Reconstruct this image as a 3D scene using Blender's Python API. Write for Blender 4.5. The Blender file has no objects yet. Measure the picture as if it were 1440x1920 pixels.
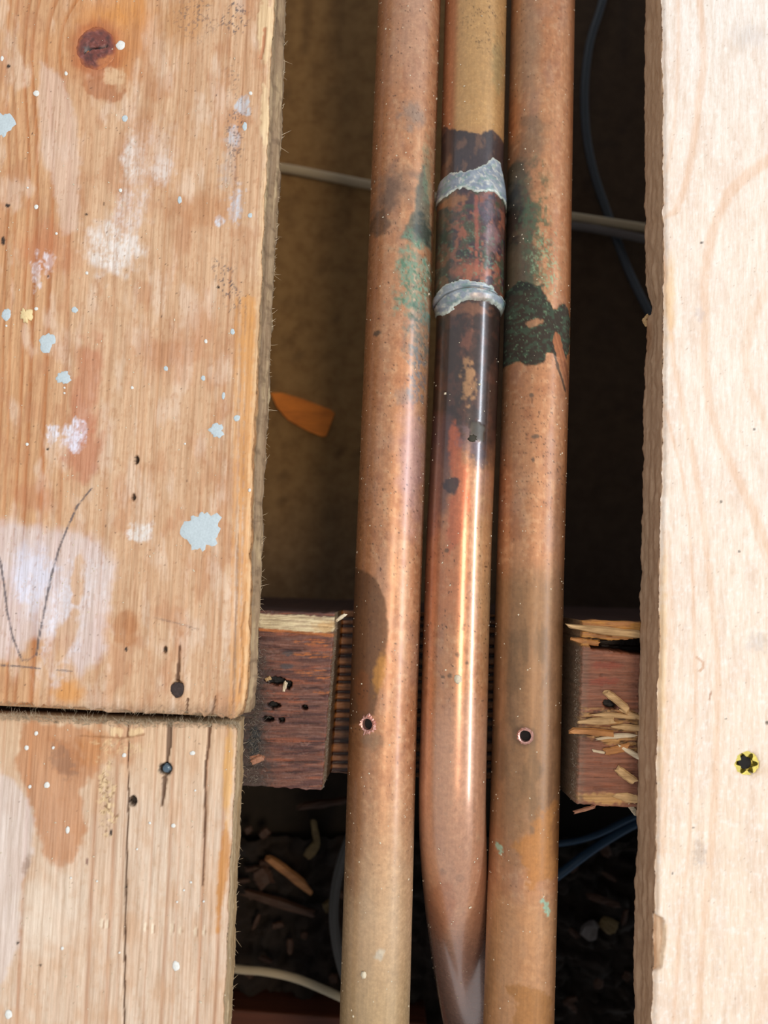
import bpy, math, random
import numpy as np
from mathutils import Vector, Matrix

C = bpy.context.scene.collection
S = bpy.context.scene
MM = 0.001
random.seed(7)

# ------------------------------------------------------------------ camera
F = 1443.0; H = 228.0
TH = math.radians(4.81); RO = math.radians(2.19)
cam = bpy.data.cameras.new('camera'); co = bpy.data.objects.new('camera', cam); C.objects.link(co)
co.location = (0, 0, H*MM); co.rotation_euler = (TH, 0, RO)
cam.sensor_fit = 'VERTICAL'; cam.sensor_height = 36; cam.lens = 36*F/1920
cam.clip_start = 0.01; cam.clip_end = 20
cam.dof.use_dof = True; cam.dof.focus_distance = 0.243; cam.dof.aperture_fstop = 8.5
S.camera = co

# ------------------------------------------------------------------ world and lights
w = bpy.data.worlds.new('World'); S.world = w; w.use_nodes = True
w.node_tree.nodes['Background'].inputs[0].default_value = (0.93, 0.96, 1.0, 1)
w.node_tree.nodes['Background'].inputs[1].default_value = 0.55

def area(name, loc, target, sx, sy, power, col):
    l = bpy.data.lights.new(name, 'AREA'); l.shape = 'RECTANGLE'; l.size = sx; l.size_y = sy
    l.energy = power; l.color = col
    o = bpy.data.objects.new(name, l); C.objects.link(o); o.location = loc
    d = Vector(target)-Vector(loc); o.rotation_euler = d.to_track_quat('-Z', 'Y').to_euler()
    return o
area('window_light', (1.75, 0.10, 1.35), (0, 0, 0), 1.7, 0.22, 22, (0.80, 0.90, 1.0))
area('ceiling_lamp', (0.32, -0.06, 1.30), (0, 0, 0), 0.42, 0.24, 4.3, (1.0, 0.80, 0.58))
S.view_settings.view_transform = 'Standard'; S.view_settings.look = 'None'
S.view_settings.gamma = 1; S.view_settings.use_curve_mapping = False
S.view_settings.exposure = 0.36

# ------------------------------------------------------------------ pixel <-> place helpers (mm)
_Rz = np.array([[math.cos(RO), -math.sin(RO), 0], [math.sin(RO), math.cos(RO), 0], [0, 0, 1]])
_Rx = np.array([[1, 0, 0], [0, math.cos(TH), -math.sin(TH)], [0, math.sin(TH), math.cos(TH)]])
R = _Rz @ _Rx
def U(px, py, z):
    """world point (mm) at height z seen at px, py"""
    px, py, z = np.broadcast_arrays(np.asarray(px, float), np.asarray(py, float), np.asarray(z, float))
    d = np.stack([(px-720)/F, (960-py)/F, -np.ones_like(px)], -1) @ R.T
    k = (H-z)/(-d[..., 2])
    return np.stack([d[..., 0]*k, d[..., 1]*k, z], -1)
def P(x, y, z):
    """surface point -> plan chart of that plane"""
    x, y, z = np.broadcast_arrays(np.asarray(x, float), np.asarray(y, float), np.asarray(z, float))
    v = np.stack([x, y, z-H], -1) @ R
    return 720+F*v[..., 0]/(-v[..., 2]), 960-F*v[..., 1]/(-v[..., 2])

# ------------------------------------------------------------------ numeric painting
def lin(c):
    c = np.asarray(c, float)/255.0
    return np.where(c <= 0.04045, c/12.92, ((c+0.055)/1.055)**2.4)
def _hash(i, j, s):
    n = (i.astype(np.int64)*374761393 + j.astype(np.int64)*668265263 + s*1442695041) & 0xffffffff
    n = ((n ^ (n >> 13))*1274126177) & 0xffffffff
    return ((n ^ (n >> 16)) & 0xffffff)/16777215.0
def vn(x, y, s=0):
    xi = np.floor(x); yi = np.floor(y); fx = x-xi; fy = y-yi
    fx = fx*fx*(3-2*fx); fy = fy*fy*(3-2*fy)
    a = _hash(xi, yi, s); b = _hash(xi+1, yi, s); c = _hash(xi, yi+1, s); d = _hash(xi+1, yi+1, s)
    return (a*(1-fx)+b*fx)*(1-fy)+(c*(1-fx)+d*fx)*fy
def fbm(x, y, s=0, o=4):
    r = 0; a = 0.5; t = 0
    for k in range(o):
        r = r+a*vn(x, y, s+k*17); t += a; x = x*2.03+3.1; y = y*2.03+1.7; a *= 0.5
    return r/t
def ss(a, b, x):
    t = np.clip((x-a)/(b-a+1e-9), 0, 1); return t*t*(3-2*t)
def blob(X, Y, cx, cy, rx, ry, rot=0, soft=0.35, rag=0.3, sc=12, seed=1):
    c, s = math.cos(math.radians(rot)), math.sin(math.radians(rot))
    dx = X-cx; dy = Y-cy
    u = (dx*c+dy*s)/rx; v = (-dx*s+dy*c)/ry
    m = np.zeros(X.shape); q = (u*u+v*v) < 6
    if q.any():
        r = np.sqrt(u[q]**2+v[q]**2)+rag*(fbm(X[q]/sc, Y[q]/sc, seed, 4)-0.5)*2
        m[q] = 1-ss(1-soft, 1+soft*0.3, r)
    return m
def poly(X, Y, pts, soft=3, rag=6, sc=9, seed=1):
    pts = np.array(pts, float)
    mg = soft+rag+4
    q = (X > pts[:, 0].min()-mg) & (X < pts[:, 0].max()+mg) & (Y > pts[:, 1].min()-mg) & (Y < pts[:, 1].max()+mg)
    m = np.zeros(X.shape)
    if not q.any(): return m
    x = X[q]; y = Y[q]; ins = np.zeros(x.shape, bool); d2 = np.full(x.shape, 1e9)
    n = len(pts)
    for i in range(n):
        ax, ay = pts[i]; bx, by = pts[(i+1) % n]
        cond = ((ay > y) != (by > y))
        with np.errstate(divide='ignore', invalid='ignore'):
            xin = (bx-ax)*(y-ay)/(by-ay+1e-12)+ax
        ins ^= cond & (x < xin)
        ex, ey = bx-ax, by-ay; t = np.clip(((x-ax)*ex+(y-ay)*ey)/(ex*ex+ey*ey+1e-9), 0, 1)
        d2 = np.minimum(d2, (x-ax-t*ex)**2+(y-ay-t*ey)**2)
    d = np.sqrt(d2)*np.where(ins, -1, 1)+rag*(fbm(x/sc, y/sc, seed, 4)-0.5)*2
    m[q] = 1-ss(-soft, soft, d)
    return m
def line(X, Y, pts, wd, soft=1.0, rag=0, seed=3):
    pts = np.array(pts, float); wmax = np.max(wd)+soft+rag+2
    q = (X > pts[:, 0].min()-wmax) & (X < pts[:, 0].max()+wmax) & (Y > pts[:, 1].min()-wmax) & (Y < pts[:, 1].max()+wmax)
    m = np.zeros(X.shape)
    if not q.any(): return m
    x = X[q]; y = Y[q]; d = np.full(x.shape, 1e9)
    ws = np.broadcast_to(np.asarray(wd, float), (len(pts),))
    for i in range(len(pts)-1):
        ax, ay = pts[i]; bx, by = pts[i+1]; ex, ey = bx-ax, by-ay
        t = np.clip(((x-ax)*ex+(y-ay)*ey)/(ex*ex+ey*ey+1e-9), 0, 1)
        d = np.minimum(d, np.hypot(x-ax-t*ex, y-ay-t*ey)-(ws[i]*(1-t)+ws[i+1]*t))
    if rag: d = d+rag*(fbm(x/8, y/8, seed, 3)-0.5)*2
    m[q] = 1-ss(0, soft, d)
    return m
def mix(col, rgb, m, a=1.0):
    col[:] = col+(lin(rgb)-col)*(np.clip(m, 0, 1)*a)[..., None]

# ------------------------------------------------------------------ object helpers
def tag(o, label=None, cat=None, group=None, kind=None):
    if label: o['label'] = label
    if cat: o['category'] = cat
    if group: o['group'] = group
    if kind: o['kind'] = kind
    return o
def mesh_obj(name, V, faces, mat, parent=None, col=None, aux=None, smooth=True, origin=None, quads=None):
    V = np.asarray(V, float).reshape(-1, 3)
    if origin is None:
        mn, mx = V.min(0), V.max(0); origin = np.array([(mn[0]+mx[0])/2, (mn[1]+mx[1])/2, mn[2]])
    origin = np.asarray(origin, float)
    me = bpy.data.meshes.new(name)
    if quads is not None:
        quads = np.asarray(quads, np.int32).reshape(-1, 4); extra = faces or []
        nq = len(quads); ne = sum(len(f) for f in extra)
        me.vertices.add(len(V)); me.vertices.foreach_set('co', ((V-origin)*MM).astype(np.float32).ravel())
        idx = np.concatenate([quads.ravel(), np.array([i for f in extra for i in f], np.int32)]) if extra else quads.ravel()
        me.loops.add(nq*4+ne); me.loops.foreach_set('vertex_index', idx.astype(np.int32))
        st = list(range(0, nq*4, 4)); tot = [4]*nq; k = nq*4
        for f in extra: st.append(k); tot.append(len(f)); k += len(f)
        me.polygons.add(len(st)); me.polygons.foreach_set('loop_start', st); me.polygons.foreach_set('loop_total', tot)
        me.update(calc_edges=True)
    else:
        me.from_pydata([tuple(v) for v in (V-origin)*MM], [], faces)
    me.validate()
    if smooth: me.polygons.foreach_set('use_smooth', [True]*len(me.polygons))
    def attr(nm, a):
        a = np.asarray(a, np.float32); at = me.color_attributes.new(nm, 'FLOAT_COLOR', 'POINT')
        at.data.foreach_set('color', np.concatenate([a, np.ones((len(a), 1), np.float32)], 1).ravel())
    if col is not None: attr('Col', np.clip(col, 0, 1).reshape(-1, 3))
    if aux is not None: attr('Aux', np.clip(aux, 0, 1).reshape(-1, 3))
    me.materials.append(mat); me.update()
    o = bpy.data.objects.new(name, me); C.objects.link(o)
    o.location = origin*MM
    if parent is not None:
        o.parent = parent; o.location = (Vector(origin*MM)-parent_world(parent))
    return o
def parent_world(p):
    v = Vector(p.location)
    while p.parent: p = p.parent; v += Vector(p.location)
    return v
def gridq(nr, nc, wrap=False):
    i = np.arange(nr-1)[:, None]; j = np.arange(nc if wrap else nc-1)[None, :]
    a = i*nc+j; b = i*nc+(j+1) % nc; c = (i+1)*nc+(j+1) % nc; d = (i+1)*nc+j
    return np.stack([a, b, c, d], -1).reshape(-1, 4)

# ------------------------------------------------------------------ materials
def new_mat(name):
    m = bpy.data.materials.new(name); m.use_nodes = True
    nt = m.node_tree; b = nt.nodes['Principled BSDF']; return m, nt, b
def nd(nt, t, **kw):
    n = nt.nodes.new(t)
    for k, v in kw.items(): setattr(n, k, v)
    return n
def ramp(nt, a, b, ca, cb):
    r = nd(nt, 'ShaderNodeValToRGB'); e = r.color_ramp.elements
    e[0].position = a; e[1].position = b; e[0].color = (*ca, 1); e[1].color = (*cb, 1); return r
def noise_of(nt, scale3, scale, detail=6, rough=0.6):
    tc = nd(nt, 'ShaderNodeTexCoord'); mp = nd(nt, 'ShaderNodeMapping'); mp.inputs['Scale'].default_value = scale3
    nt.links.new(tc.outputs['Object'], mp.inputs[0])
    n = nd(nt, 'ShaderNodeTexNoise'); n.inputs['Scale'].default_value = scale; n.inputs['Detail'].default_value = detail
    n.inputs['Roughness'].default_value = rough; nt.links.new(mp.outputs[0], n.inputs['Vector']); return n
def mul(nt, a, b, f=1.0):
    x = nd(nt, 'ShaderNodeMix', data_type='RGBA', blend_type='MULTIPLY'); x.inputs[0].default_value = f
    nt.links.new(a, x.inputs[6]); nt.links.new(b, x.inputs[7]); return x.outputs[2]
def wood_mat(name, stretch=(1, 0.05, 1), sc=1500, lo=0.82, rough=0.6, bump=0.25, spec=0.35, rr=None, flat=None):
    m, nt, b = new_mat(name)
    n = noise_of(nt, stretch, sc, 7, 0.65)
    r = ramp(nt, 0.34, 0.62, (lo, lo*0.93, lo*0.86), (1.04, 1.04, 1.04)); nt.links.new(n.outputs['Fac'], r.inputs[0])
    if flat is None:
        at = nd(nt, 'ShaderNodeAttribute'); at.attribute_name = 'Col'; src = at.outputs['Color']
    else:
        g = nd(nt, 'ShaderNodeRGB'); g.outputs[0].default_value = (*flat, 1); src = g.outputs[0]
    nt.links.new(mul(nt, src, r.outputs[0]), b.inputs['Base Color'])
    b.inputs['Roughness'].default_value = rough; b.inputs['Specular IOR Level'].default_value = spec
    n2 = noise_of(nt, (1, 1, 1), 900, 5, 0.7)
    bp = nd(nt, 'ShaderNodeBump'); bp.inputs['Strength'].default_value = bump; bp.inputs['Distance'].default_value = 0.0004
    ad = nd(nt, 'ShaderNodeMath', operation='ADD'); nt.links.new(n.outputs['Fac'], ad.inputs[0]); nt.links.new(n2.outputs['Fac'], ad.inputs[1])
    nt.links.new(ad.outputs[0], bp.inputs['Height']); nt.links.new(bp.outputs[0], b.inputs['Normal'])
    if rr is not None:
        at2 = nd(nt, 'ShaderNodeAttribute'); at2.attribute_name = 'Aux'; sp = nd(nt, 'ShaderNodeSeparateColor')
        nt.links.new(at2.outputs['Color'], sp.inputs[0]); nt.links.new(sp.outputs[1], b.inputs['Roughness'])
    return m
M_wood = wood_mat('old_pine', lo=0.74, stretch=(1, .03, 1), sc=1300, bump=.35)
M_new = wood_mat('new_pine', lo=0.90, stretch=(1, 0.12, 1), sc=1100, bump=0.3)
M_joist = wood_mat('dark_joist_timber', stretch=(0.06, 1, 1), sc=1200, lo=0.55, rr=True, bump=0.5, spec=0.45)
M_fibre = wood_mat('wood_fibre', flat=(0.42, 0.33, 0.22), lo=0.6, sc=300)
M_dust = wood_mat('grey_fluff', flat=(0.25, 0.205, 0.16), lo=0.6, sc=300)

def copper_mat():
    m, nt, b = new_mat('aged_copper')
    at = nd(nt, 'ShaderNodeAttribute'); at.attribute_name = 'Col'
    ax = nd(nt, 'ShaderNodeAttribute'); ax.attribute_name = 'Aux'; sp = nd(nt, 'ShaderNodeSeparateColor'); nt.links.new(ax.outputs['Color'], sp.inputs[0])
    n1 = noise_of(nt, (1, 1, 1), 700, 8, 0.7); r1 = ramp(nt, 0.32, 0.68, (0.80, 0.76, 0.74), (1.08, 1.04, 1.0)); nt.links.new(n1.outputs['Fac'], r1.inputs[0])
    n2 = noise_of(nt, (1, 0.04, 1), 1300, 5, 0.6); r2 = ramp(nt, 0.3, 0.7, (0.9, 0.9, 0.9), (1.05, 1.05, 1.05)); nt.links.new(n2.outputs['Fac'], r2.inputs[0])
    nt.links.new(mul(nt, mul(nt, at.outputs['Color'], r1.outputs[0]), r2.outputs[0]), b.inputs['Base Color'])
    nt.links.new(sp.outputs[0], b.inputs['Metallic']); 
    mm = nd(nt, 'ShaderNodeMath', operation='MULTIPLY_ADD'); mm.inputs[1].default_value = 0.22; 
    nt.links.new(n1.outputs['Fac'], mm.inputs[0]); nt.links.new(sp.outputs[1], mm.inputs[2])
    mm2 = nd(nt, 'ShaderNodeMath', operation='SUBTRACT'); mm2.inputs[1].default_value = 0.11; nt.links.new(mm.outputs[0], mm2.inputs[0])
    nt.links.new(mm2.outputs[0], b.inputs['Roughness'])
    b.inputs['Coat IOR'].default_value = 1.6
    cw = nd(nt, 'ShaderNodeMath', operation='MULTIPLY_ADD'); cw.inputs[1].default_value = -2.7; cw.inputs[2].default_value = 1.65; cw.use_clamp = True; nt.links.new(sp.outputs[1], cw.inputs[0])
    nt.links.new(cw.outputs[0], b.inputs['Coat Weight'])
    cr_ = nd(nt, 'ShaderNodeMath', operation='MULTIPLY_ADD'); cr_.inputs[1].default_value = .75; cr_.inputs[2].default_value = -.07; nt.links.new(mm2.outputs[0], cr_.inputs[0])
    nt.links.new(cr_.outputs[0], b.inputs['Coat Roughness'])
    bp = nd(nt, 'ShaderNodeBump'); bp.inputs['Distance'].default_value = 0.0002
    nt.links.new(sp.outputs[2], bp.inputs['Strength'])
    nt.links.new(n1.outputs['Fac'], bp.inputs['Height']); nt.links.new(bp.outputs[0], b.inputs['Normal'])
    return m
M_cu = copper_mat()
def plain(name, colr, rough=0.6, metal=0.0, var=0.7, sc=400, bump=0.2):
    m, nt, b = new_mat(name)
    n = noise_of(nt, (1, 1, 1), sc, 5, 0.6); r = ramp(nt, 0.3, 0.7, tuple(c*var for c in colr), colr)
    nt.links.new(n.outputs['Fac'], r.inputs[0]); nt.links.new(r.outputs[0], b.inputs['Base Color'])
    b.inputs['Roughness'].default_value = rough; b.inputs['Metallic'].default_value = metal
    bp = nd(nt, 'ShaderNodeBump'); bp.inputs['Strength'].default_value = bump; bp.inputs['Distance'].default_value = 0.0003
    nt.links.new(n.outputs['Fac'], bp.inputs['Height']); nt.links.new(bp.outputs[0], b.inputs['Normal'])
    return m
def L(*c): return tuple(float(v) for v in lin(c))

# ------------------------------------------------------------------ ceiling below the floor void
ZC = -150.0
def build_ceiling():
    nx, ny = 90, 130
    xs = np.r_[-900, -600, np.linspace(-190, 190, nx-4), 600, 900]; ys = np.r_[-900, -600, np.linspace(-235, 270, ny-4), 600, 900]
    X, Y = np.meshgrid(xs, ys); Z = ZC+1.2*fbm(X/30, Y/30, 5)-0.6
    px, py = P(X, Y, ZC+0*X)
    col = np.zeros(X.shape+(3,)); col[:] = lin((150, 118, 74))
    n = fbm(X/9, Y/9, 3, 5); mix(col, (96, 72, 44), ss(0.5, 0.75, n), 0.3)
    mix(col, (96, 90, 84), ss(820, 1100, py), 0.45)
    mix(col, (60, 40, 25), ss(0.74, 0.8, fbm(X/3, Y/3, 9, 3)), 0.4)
    mix(col, (44, 32, 28), ss(890, 930, px), 0.85)  # right bay darkened in the sheet's colour to deepen the void's shade
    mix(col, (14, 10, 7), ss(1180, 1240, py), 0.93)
    V = np.stack([X, Y, Z], -1)
    q = gridq(ny, nx)
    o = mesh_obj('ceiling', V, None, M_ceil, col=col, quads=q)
    tag(o, kind='structure')
M_ceil = wood_mat('plaster_backing', stretch=(1, 1, 1), sc=150, lo=0.75, rough=0.85, bump=0.2)
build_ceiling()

# ------------------------------------------------------------------ boards
def pl(pts, y):
    pts = np.array(pts, float); return np.interp(y, pts[:, 1], pts[:, 0])
def ring_profile(g, lines, seed, fine=1.0):
    """darkness of growth rings at across-coordinate g (chart units)"""
    d = 0.55*vn(g/5.3, g*0, seed)*fine+0.45*vn(g/2.3, g*0+4, seed+1)*fine
    d = d*0.55
    for c, s, wl, wr in lines:
        t = g-c
        d = np.maximum(d, s*np.where(t < 0, np.exp(-(t/wl)**2), np.exp(-(t/wr)**2)))
    return d

def make_board(name, side, xe_pts, xb_pts, end0, end1, paint, mat, xfar, step=0.37, T=16.0, disp=None, rag_end=(0.5, 0.5), tongue=None, seed=1, yfine=None, rag_ext=(0, 0)):
    """side=+1: the worked edge is on +x (right).  end0/end1: functions x->y of the two ends (y0 far/top of frame, y1 near)"""
    # edge lines in mm as function of y
    def edge(pts, z):
        p = np.array(pts, float); w_ = U(p[:, 0], p[:, 1], z); o = np.argsort(w_[:, 1])
        return w_[o, 1], w_[o, 0]
    ey, ex = edge(xe_pts, 0); by, bx = edge(xb_pts, -T)
    ytop, ybot = end0(ex.mean()), end1(ex.mean())
    nrow = int(abs(ytop-ybot)/step)+1
    b = np.linspace(0, 1, nrow)
    ext0, ext1 = rag_ext
    b = np.concatenate([np.linspace(-ext0, 0, 12)[:-1] if ext0 else [], b, np.linspace(1, 1+ext1, 12)[1:] if ext1 else []])
    xmid = ex.mean(); width = abs(xmid-xfar)
    vis = min(width, 112 if side > 0 else 60)
    ntop = int(vis/step)
    a_top = np.concatenate([np.linspace(0, 1-vis/width, 12)[:-1], np.linspace(1-vis/width, 1, ntop)])
    a_side = np.linspace(0.035, 1, 22)
    nb = 5
    cols = len(a_top)+len(a_side)+nb
    A = np.concatenate([a_top, np.ones(len(a_side)), np.linspace(0.98, 0.0, nb)])
    D = np.concatenate([np.zeros(len(a_top)), a_side, np.ones(nb)])  # depth 0..1
    kind = np.concatenate([np.zeros(len(a_top)), np.ones(len(a_side)), 2*np.ones(nb)])
    Y0 = ytop+(ybot-ytop)*b[:, None]+0*A[None, :]
    for _ in range(2):
        XE = np.interp(Y0, ey, ex); XB = np.interp(Y0, by, bx)
        XEd = XE+(XB-XE)*D
        X = xfar+(XEd-xfar)*A
        e0 = end0(X); e1 = end1(X)
        nz0 = rag_end[0]*(fbm(X/1.3, X*0, seed+5, 3)-0.5)*2; nz1 = rag_end[1]*(fbm(X/1.3, X*0+9, seed+6, 3)-0.5)*2
        Y0 = (e0+nz0)+((e1+nz1)-(e0+nz0))*b[:, None]
    Y = Y0
    Z = -T*D+0*Y
    # arris rounding and roughness of the worked edge
    near = np.where(kind == 0, (1-A)*width, 0)
    Z = np.where(kind[None, :] == 0, -0.9*np.exp(-(near/0.7)**2)[None, :]+Z, Z)
    rough = (fbm(Y/5, Y*0+D*7, seed+20, 4)-0.5)
    sidew = np.where(kind == 1, 1.0, np.where(kind == 0, np.exp(-near/1.0), 0))[None, :]
    X = X+side*sidew*(rough*1.3+(fbm(Y/1.1, D*20+0*Y, seed+31, 2)-0.5)*0.35)
    if tongue is not None:
        X = X+side*np.where(kind == 1, 1, 0)[None, :]*tongue(D[None, :]+0*Y, Y)
    # chart coordinates of the surface (side faces unrolled outward)
    px, py = P(X, Y, 0*X)
    unroll = np.where(kind[None, :] == 1, D[None, :]*T, 0)
    col, dz = paint(px, py, X, Y, kind[None, :]+0*Y, D[None, :]+0*Y, near[None, :]+0*Y)
    Z = Z+np.where(kind[None, :] == 0, dz, 0)
    V = np.stack([X, Y, Z], -1)
    nr, nc = V.shape[:2]
    q = gridq(nr, nc, True)
    if side > 0: q = q[:, ::-1]
    capa = list(range(nc)); capb = [(nr-1)*nc+i for i in range(nc)]
    if side > 0: capb = capb[::-1]; 
    else: capa = capa[::-1]
    return mesh_obj(name, V, [capa, capb], mat, col=col, quads=q)

LB = 0.98  # brightness the boards receive
def speck(X, Y, sc, th, seed):
    return ss(th, th+0.06, vn(X/sc, Y/sc, seed)*0.6+vn(X/sc*1.9, Y/sc*1.9, seed+3)*0.4)

KN = (180, 88)
def paint_upper(px, py, X, Y, kind, D, near):
    # board-aligned chart: x shifted along the board direction
    bx_ = px+0.047*(py-630)*1.0
    dx = px-KN[0]; dy = (py-KN[1])*0.62; r2 = dx*dx+dy*dy+60
    defl = dx*np.minimum(3200/r2, 0.92)
    g = bx_+0.0-defl*np.exp(-((py-KN[1])/230)**2)*1.0
    g = g+5*(fbm(bx_/70, py/260, 4, 3)-0.5)*2+1.5*(fbm(bx_/14, py/60, 8, 2)-0.5)
    g = g-16*np.exp(-((bx_-110)/50)**2)*ss(300, -40, py)
    g = g+10*np.exp(-((bx_-130)/30)**2)*ss(700, 300, py)*ss(60, 200, py)
    lines = [(-20, .8, 5, 2), (8, .8, 6, 2), (22, .7, 6, 2), (45, .9, 7, 2), (62, .95, 8, 2), (92, 1, 10, 2.5), (127, .9, 9, 2.5), (150, .5, 8, 3),
             (178, .35, 6, 3), (210, .6, 7, 7), (248, .35, 5, 3), (274, .5, 5, 3), (300, .4, 4, 2), (318, .4, 4, 2), (335, .45, 3, 2), (348, .4, 3, 2), (362, .45, 3, 2),
             (378, .4, 3, 2), (392, .45, 3, 2), (408, .4, 3, 2), (424, .75, 4, 3), (441, .45, 3, 2), (455, .5, 3, 2), (468, .6, 3, 2), (483, .8, 3, 3), (495, .6, 3, 3)]
    d = ring_profile(g, lines, 11, 0.9)
    d = d*(0.75+0.5*fbm(bx_/30, py/200, 51, 3))
    col = np.zeros(px.shape+(3,)); col[:] = lin((222, 183, 143))
    mix(col, (228, 196, 160), fbm(px/60, py/150, 2, 4), 0.6)
    mix(col, (214, 160, 105), ss(190, 40, bx_), 0.55)
    mix(col, (176, 104, 50), d*ss(210, 90, bx_), 0.85)
    mix(col, (176, 116, 72), d*ss(90, 210, bx_), 0.85)
    # mottled handling dirt
    n = fbm(px/38, py/55, 21, 5)
    mix(col, (190, 132, 92), ss(0.5, 0.72, n), 0.55)
    n = fbm(px/25, py/70, 27, 5); mix(col, (235, 210, 185), ss(0.52, 0.75, n), 0.45)
    n = fbm(px/6, py/10, 29, 4); mix(col, (196, 146, 105), ss(0.5, 0.8, n), 0.4)
    b = lambda *a, **k: blob(px, py, *a, **k)
    # amber halo, dull stains, washed areas
    mix(col, (206, 128, 52), b(195, 70, 105, 110, soft=.8, rag=.35, sc=40), 0.6)
    mix(col, (214, 140, 60), b(240, 10, 70, 60, soft=.7, rag=.3, sc=30), 0.6)
    mix(col, (176, 96, 52), b(180, 90, 56, 64, soft=.35, rag=.15, sc=20), 0.7)
    mix(col, (178, 112, 70), b(192, 168, 42, 24, 12, soft=.3, rag=.5, sc=14), 0.75)
    mix(col, (226, 188, 146), b(213, 143, 22, 20, -30, soft=.3, rag=.5, sc=9), 0.8)
    mix(col, (196, 140, 84), b(340, 35, 60, 50, soft=.5, rag=.5, sc=30), 0.6)
    mix(col, (225, 195, 172), poly(px, py, [(76, 115), (95, 128), (118, 150), (140, 205), (150, 300), (146, 430), (118, 440), (96, 330), (78, 290), (72, 190)], 5, 5), 0.6*1)
    mix(col, (190, 118, 78), b(88, 470, 58, 62, soft=.7, rag=.4, sc=25), 0.62)
    mix(col, (188, 112, 76), b(165, 720, 36, 110, 4, soft=.45, rag=.5, sc=24), 0.55)
    mix(col, (184, 106, 74), b(155, 850, 42, 60, soft=.45, rag=.5, sc=20), 0.6)
    mix(col, (192, 136, 98), b(330, 660, 90, 60, soft=.7, rag=.6, sc=30), 0.5)
    mix(col, (190, 128, 80), b(385, 395, 60, 40, soft=.6, rag=.5, sc=26), 0.5)
    mix(col, (190, 132, 92), b(265, 250, 30, 80, 12, soft=.6, rag=.5, sc=26), 0.45)
    mix(col, (206, 156, 102), b(470, 640, 30, 130, soft=.7, rag=.3, sc=30), 0.6)
    mix(col, (184, 122, 74), b(238, 1178, 27, 42, 10, soft=.3, rag=.35, sc=18), 0.65)
    mix(col, (176, 112, 66), b(242, 1170, 14, 20, 0, soft=.4, rag=.4, sc=10), 0.5)
    mix(col, (214, 142, 62), b(125, 1300, 34, 26, soft=.5, rag=.4, sc=18), 0.7)
    mix(col, (186, 118, 80), b(60, 930, 50, 40, soft=.6, rag=.6, sc=22), 0.45)
    # whitewash smears
    sp1 = .55*fbm(px/3, py/5, 61, 4)+.45*fbm(px/14, py/20, 63, 4)
    def wash(m, rgb, a, th=0.35): mix(col, rgb, m*(.35+.65*ss(th+.08, th+0.34, sp1)), a*.85)
    wash(b(250, 300, 24, 50, soft=.6, rag=.6, sc=14), (236, 226, 214), 1.0, .3)
    wash(b(304, 312, 26, 34, soft=.6, rag=.6, sc=14), (238, 230, 220), 1.0, .3)
    wash(b(248, 385, 40, 55, 15, soft=.6, rag=.6, sc=16), (228, 214, 204), 0.8, .3)
    wash(b(212, 468, 56, 56, 10, soft=.5, rag=.5, sc=18), (240, 232, 222), 1.0, .22)
    wash(b(290, 280, 55, 60, soft=.7, rag=.6, sc=18), (226, 200, 180), 0.7, .3)
    wash(b(140, 818, 24, 32, 25, soft=.4, rag=.7, sc=10), (236, 236, 246), 1.0, .25)
    wash(b(98, 815, 12, 20, soft=.4, rag=.7, sc=8), (236, 236, 244), 1.0, .3)
    wash(b(92, 492, 12, 24, soft=.4, rag=.8, sc=7), (238, 232, 234), 1.0, .35)
    wash(b(68, 510, 9, 34, soft=.4, rag=.8, sc=7), (236, 230, 232), 1.0, .35)
    wash(b(265, 998, 26, 22, soft=.4, rag=.7, sc=9), (238, 234, 226), 1.0, .25)
    wash(b(455, 200, 15, 22, soft=.3, rag=.6, sc=8), (200, 208, 214), 1.0, .25)
    wash(b(440, 255, 12, 24, soft=.4, rag=.8, sc=7), (196, 200, 206), 1.0, .32)
    wash(b(443, 385, 14, 40, 8, soft=.4, rag=.8, sc=7), (204, 208, 214), 1.0, .32)
    wash(b(428, 300, 16, 60, 8, soft=.5, rag=.9, sc=8), (190, 186, 182), .8, .45)
    wash(b(412, 415, 9, 12, soft=.4, rag=.8, sc=7), (214, 218, 224), 1.0, .3)
    pw = poly(px, py, [(-60, 975), (70, 985), (130, 1000), (190, 1012), (212, 1060), (200, 1150), (196, 1225), (150, 1262), (118, 1235), (96, 1190), (60, 1195), (20, 1235), (-60, 1240)], 14, 16, 22)
    hole = np.maximum(b(146, 1085, 14, 58, 4, soft=.3, rag=.4, sc=12), b(120, 1195, 22, 70, 25, soft=.4, rag=.4, sc=14))
    mix(col, (226, 212, 208), pw*(1-0.8*hole), 0.62)
    wash(b(60, 1080, 55, 70, soft=.7, rag=.5, sc=20)*(1-hole), (228, 228, 240), .9, .2)
    wash(b(120, 1160, 40, 110, 12, soft=.6, rag=.6, sc=14)*(1-hole), (232, 228, 232), .9, .32)
    wash(b(185, 1080, 30, 50, soft=.7, rag=.6, sc=14), (228, 216, 210), .8, .3)
    # small dark mould and dirt specks
    grey = b(445, 35, 28, 40, soft=.6, rag=.6, sc=20)+b(365, 30, 40, 50, soft=.6, rag=.6, sc=20)*.7+b(430, 540, 24, 60, -20, soft=.5, rag=.6, sc=20)+b(440, 250, 20, 120, soft=.5, rag=.6, sc=20)*.8
    mix(col, (90, 84, 86), np.clip(grey, 0, 1)*speck(px, py, 3.4, 0.62, 71), 0.85)
    mix(col, (84, 60, 44), speck(px, py, 3.0, 0.875, 72), 0.7)
    fine = ss(.5, .95, vn(g/4.1, py/900, 55))+.5*ss(.5, .9, vn(g/2.2, py/500, 56))
    mix(col, (190, 134, 88), fine*ss(150, 260, bx_)*(.4+.6*fbm(bx_/30, py/120, 57, 3)), .5)
    mix(col, (170, 112, 72), speck(px, py*0.25, 3.0, 0.72, 75), 0.3)
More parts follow.
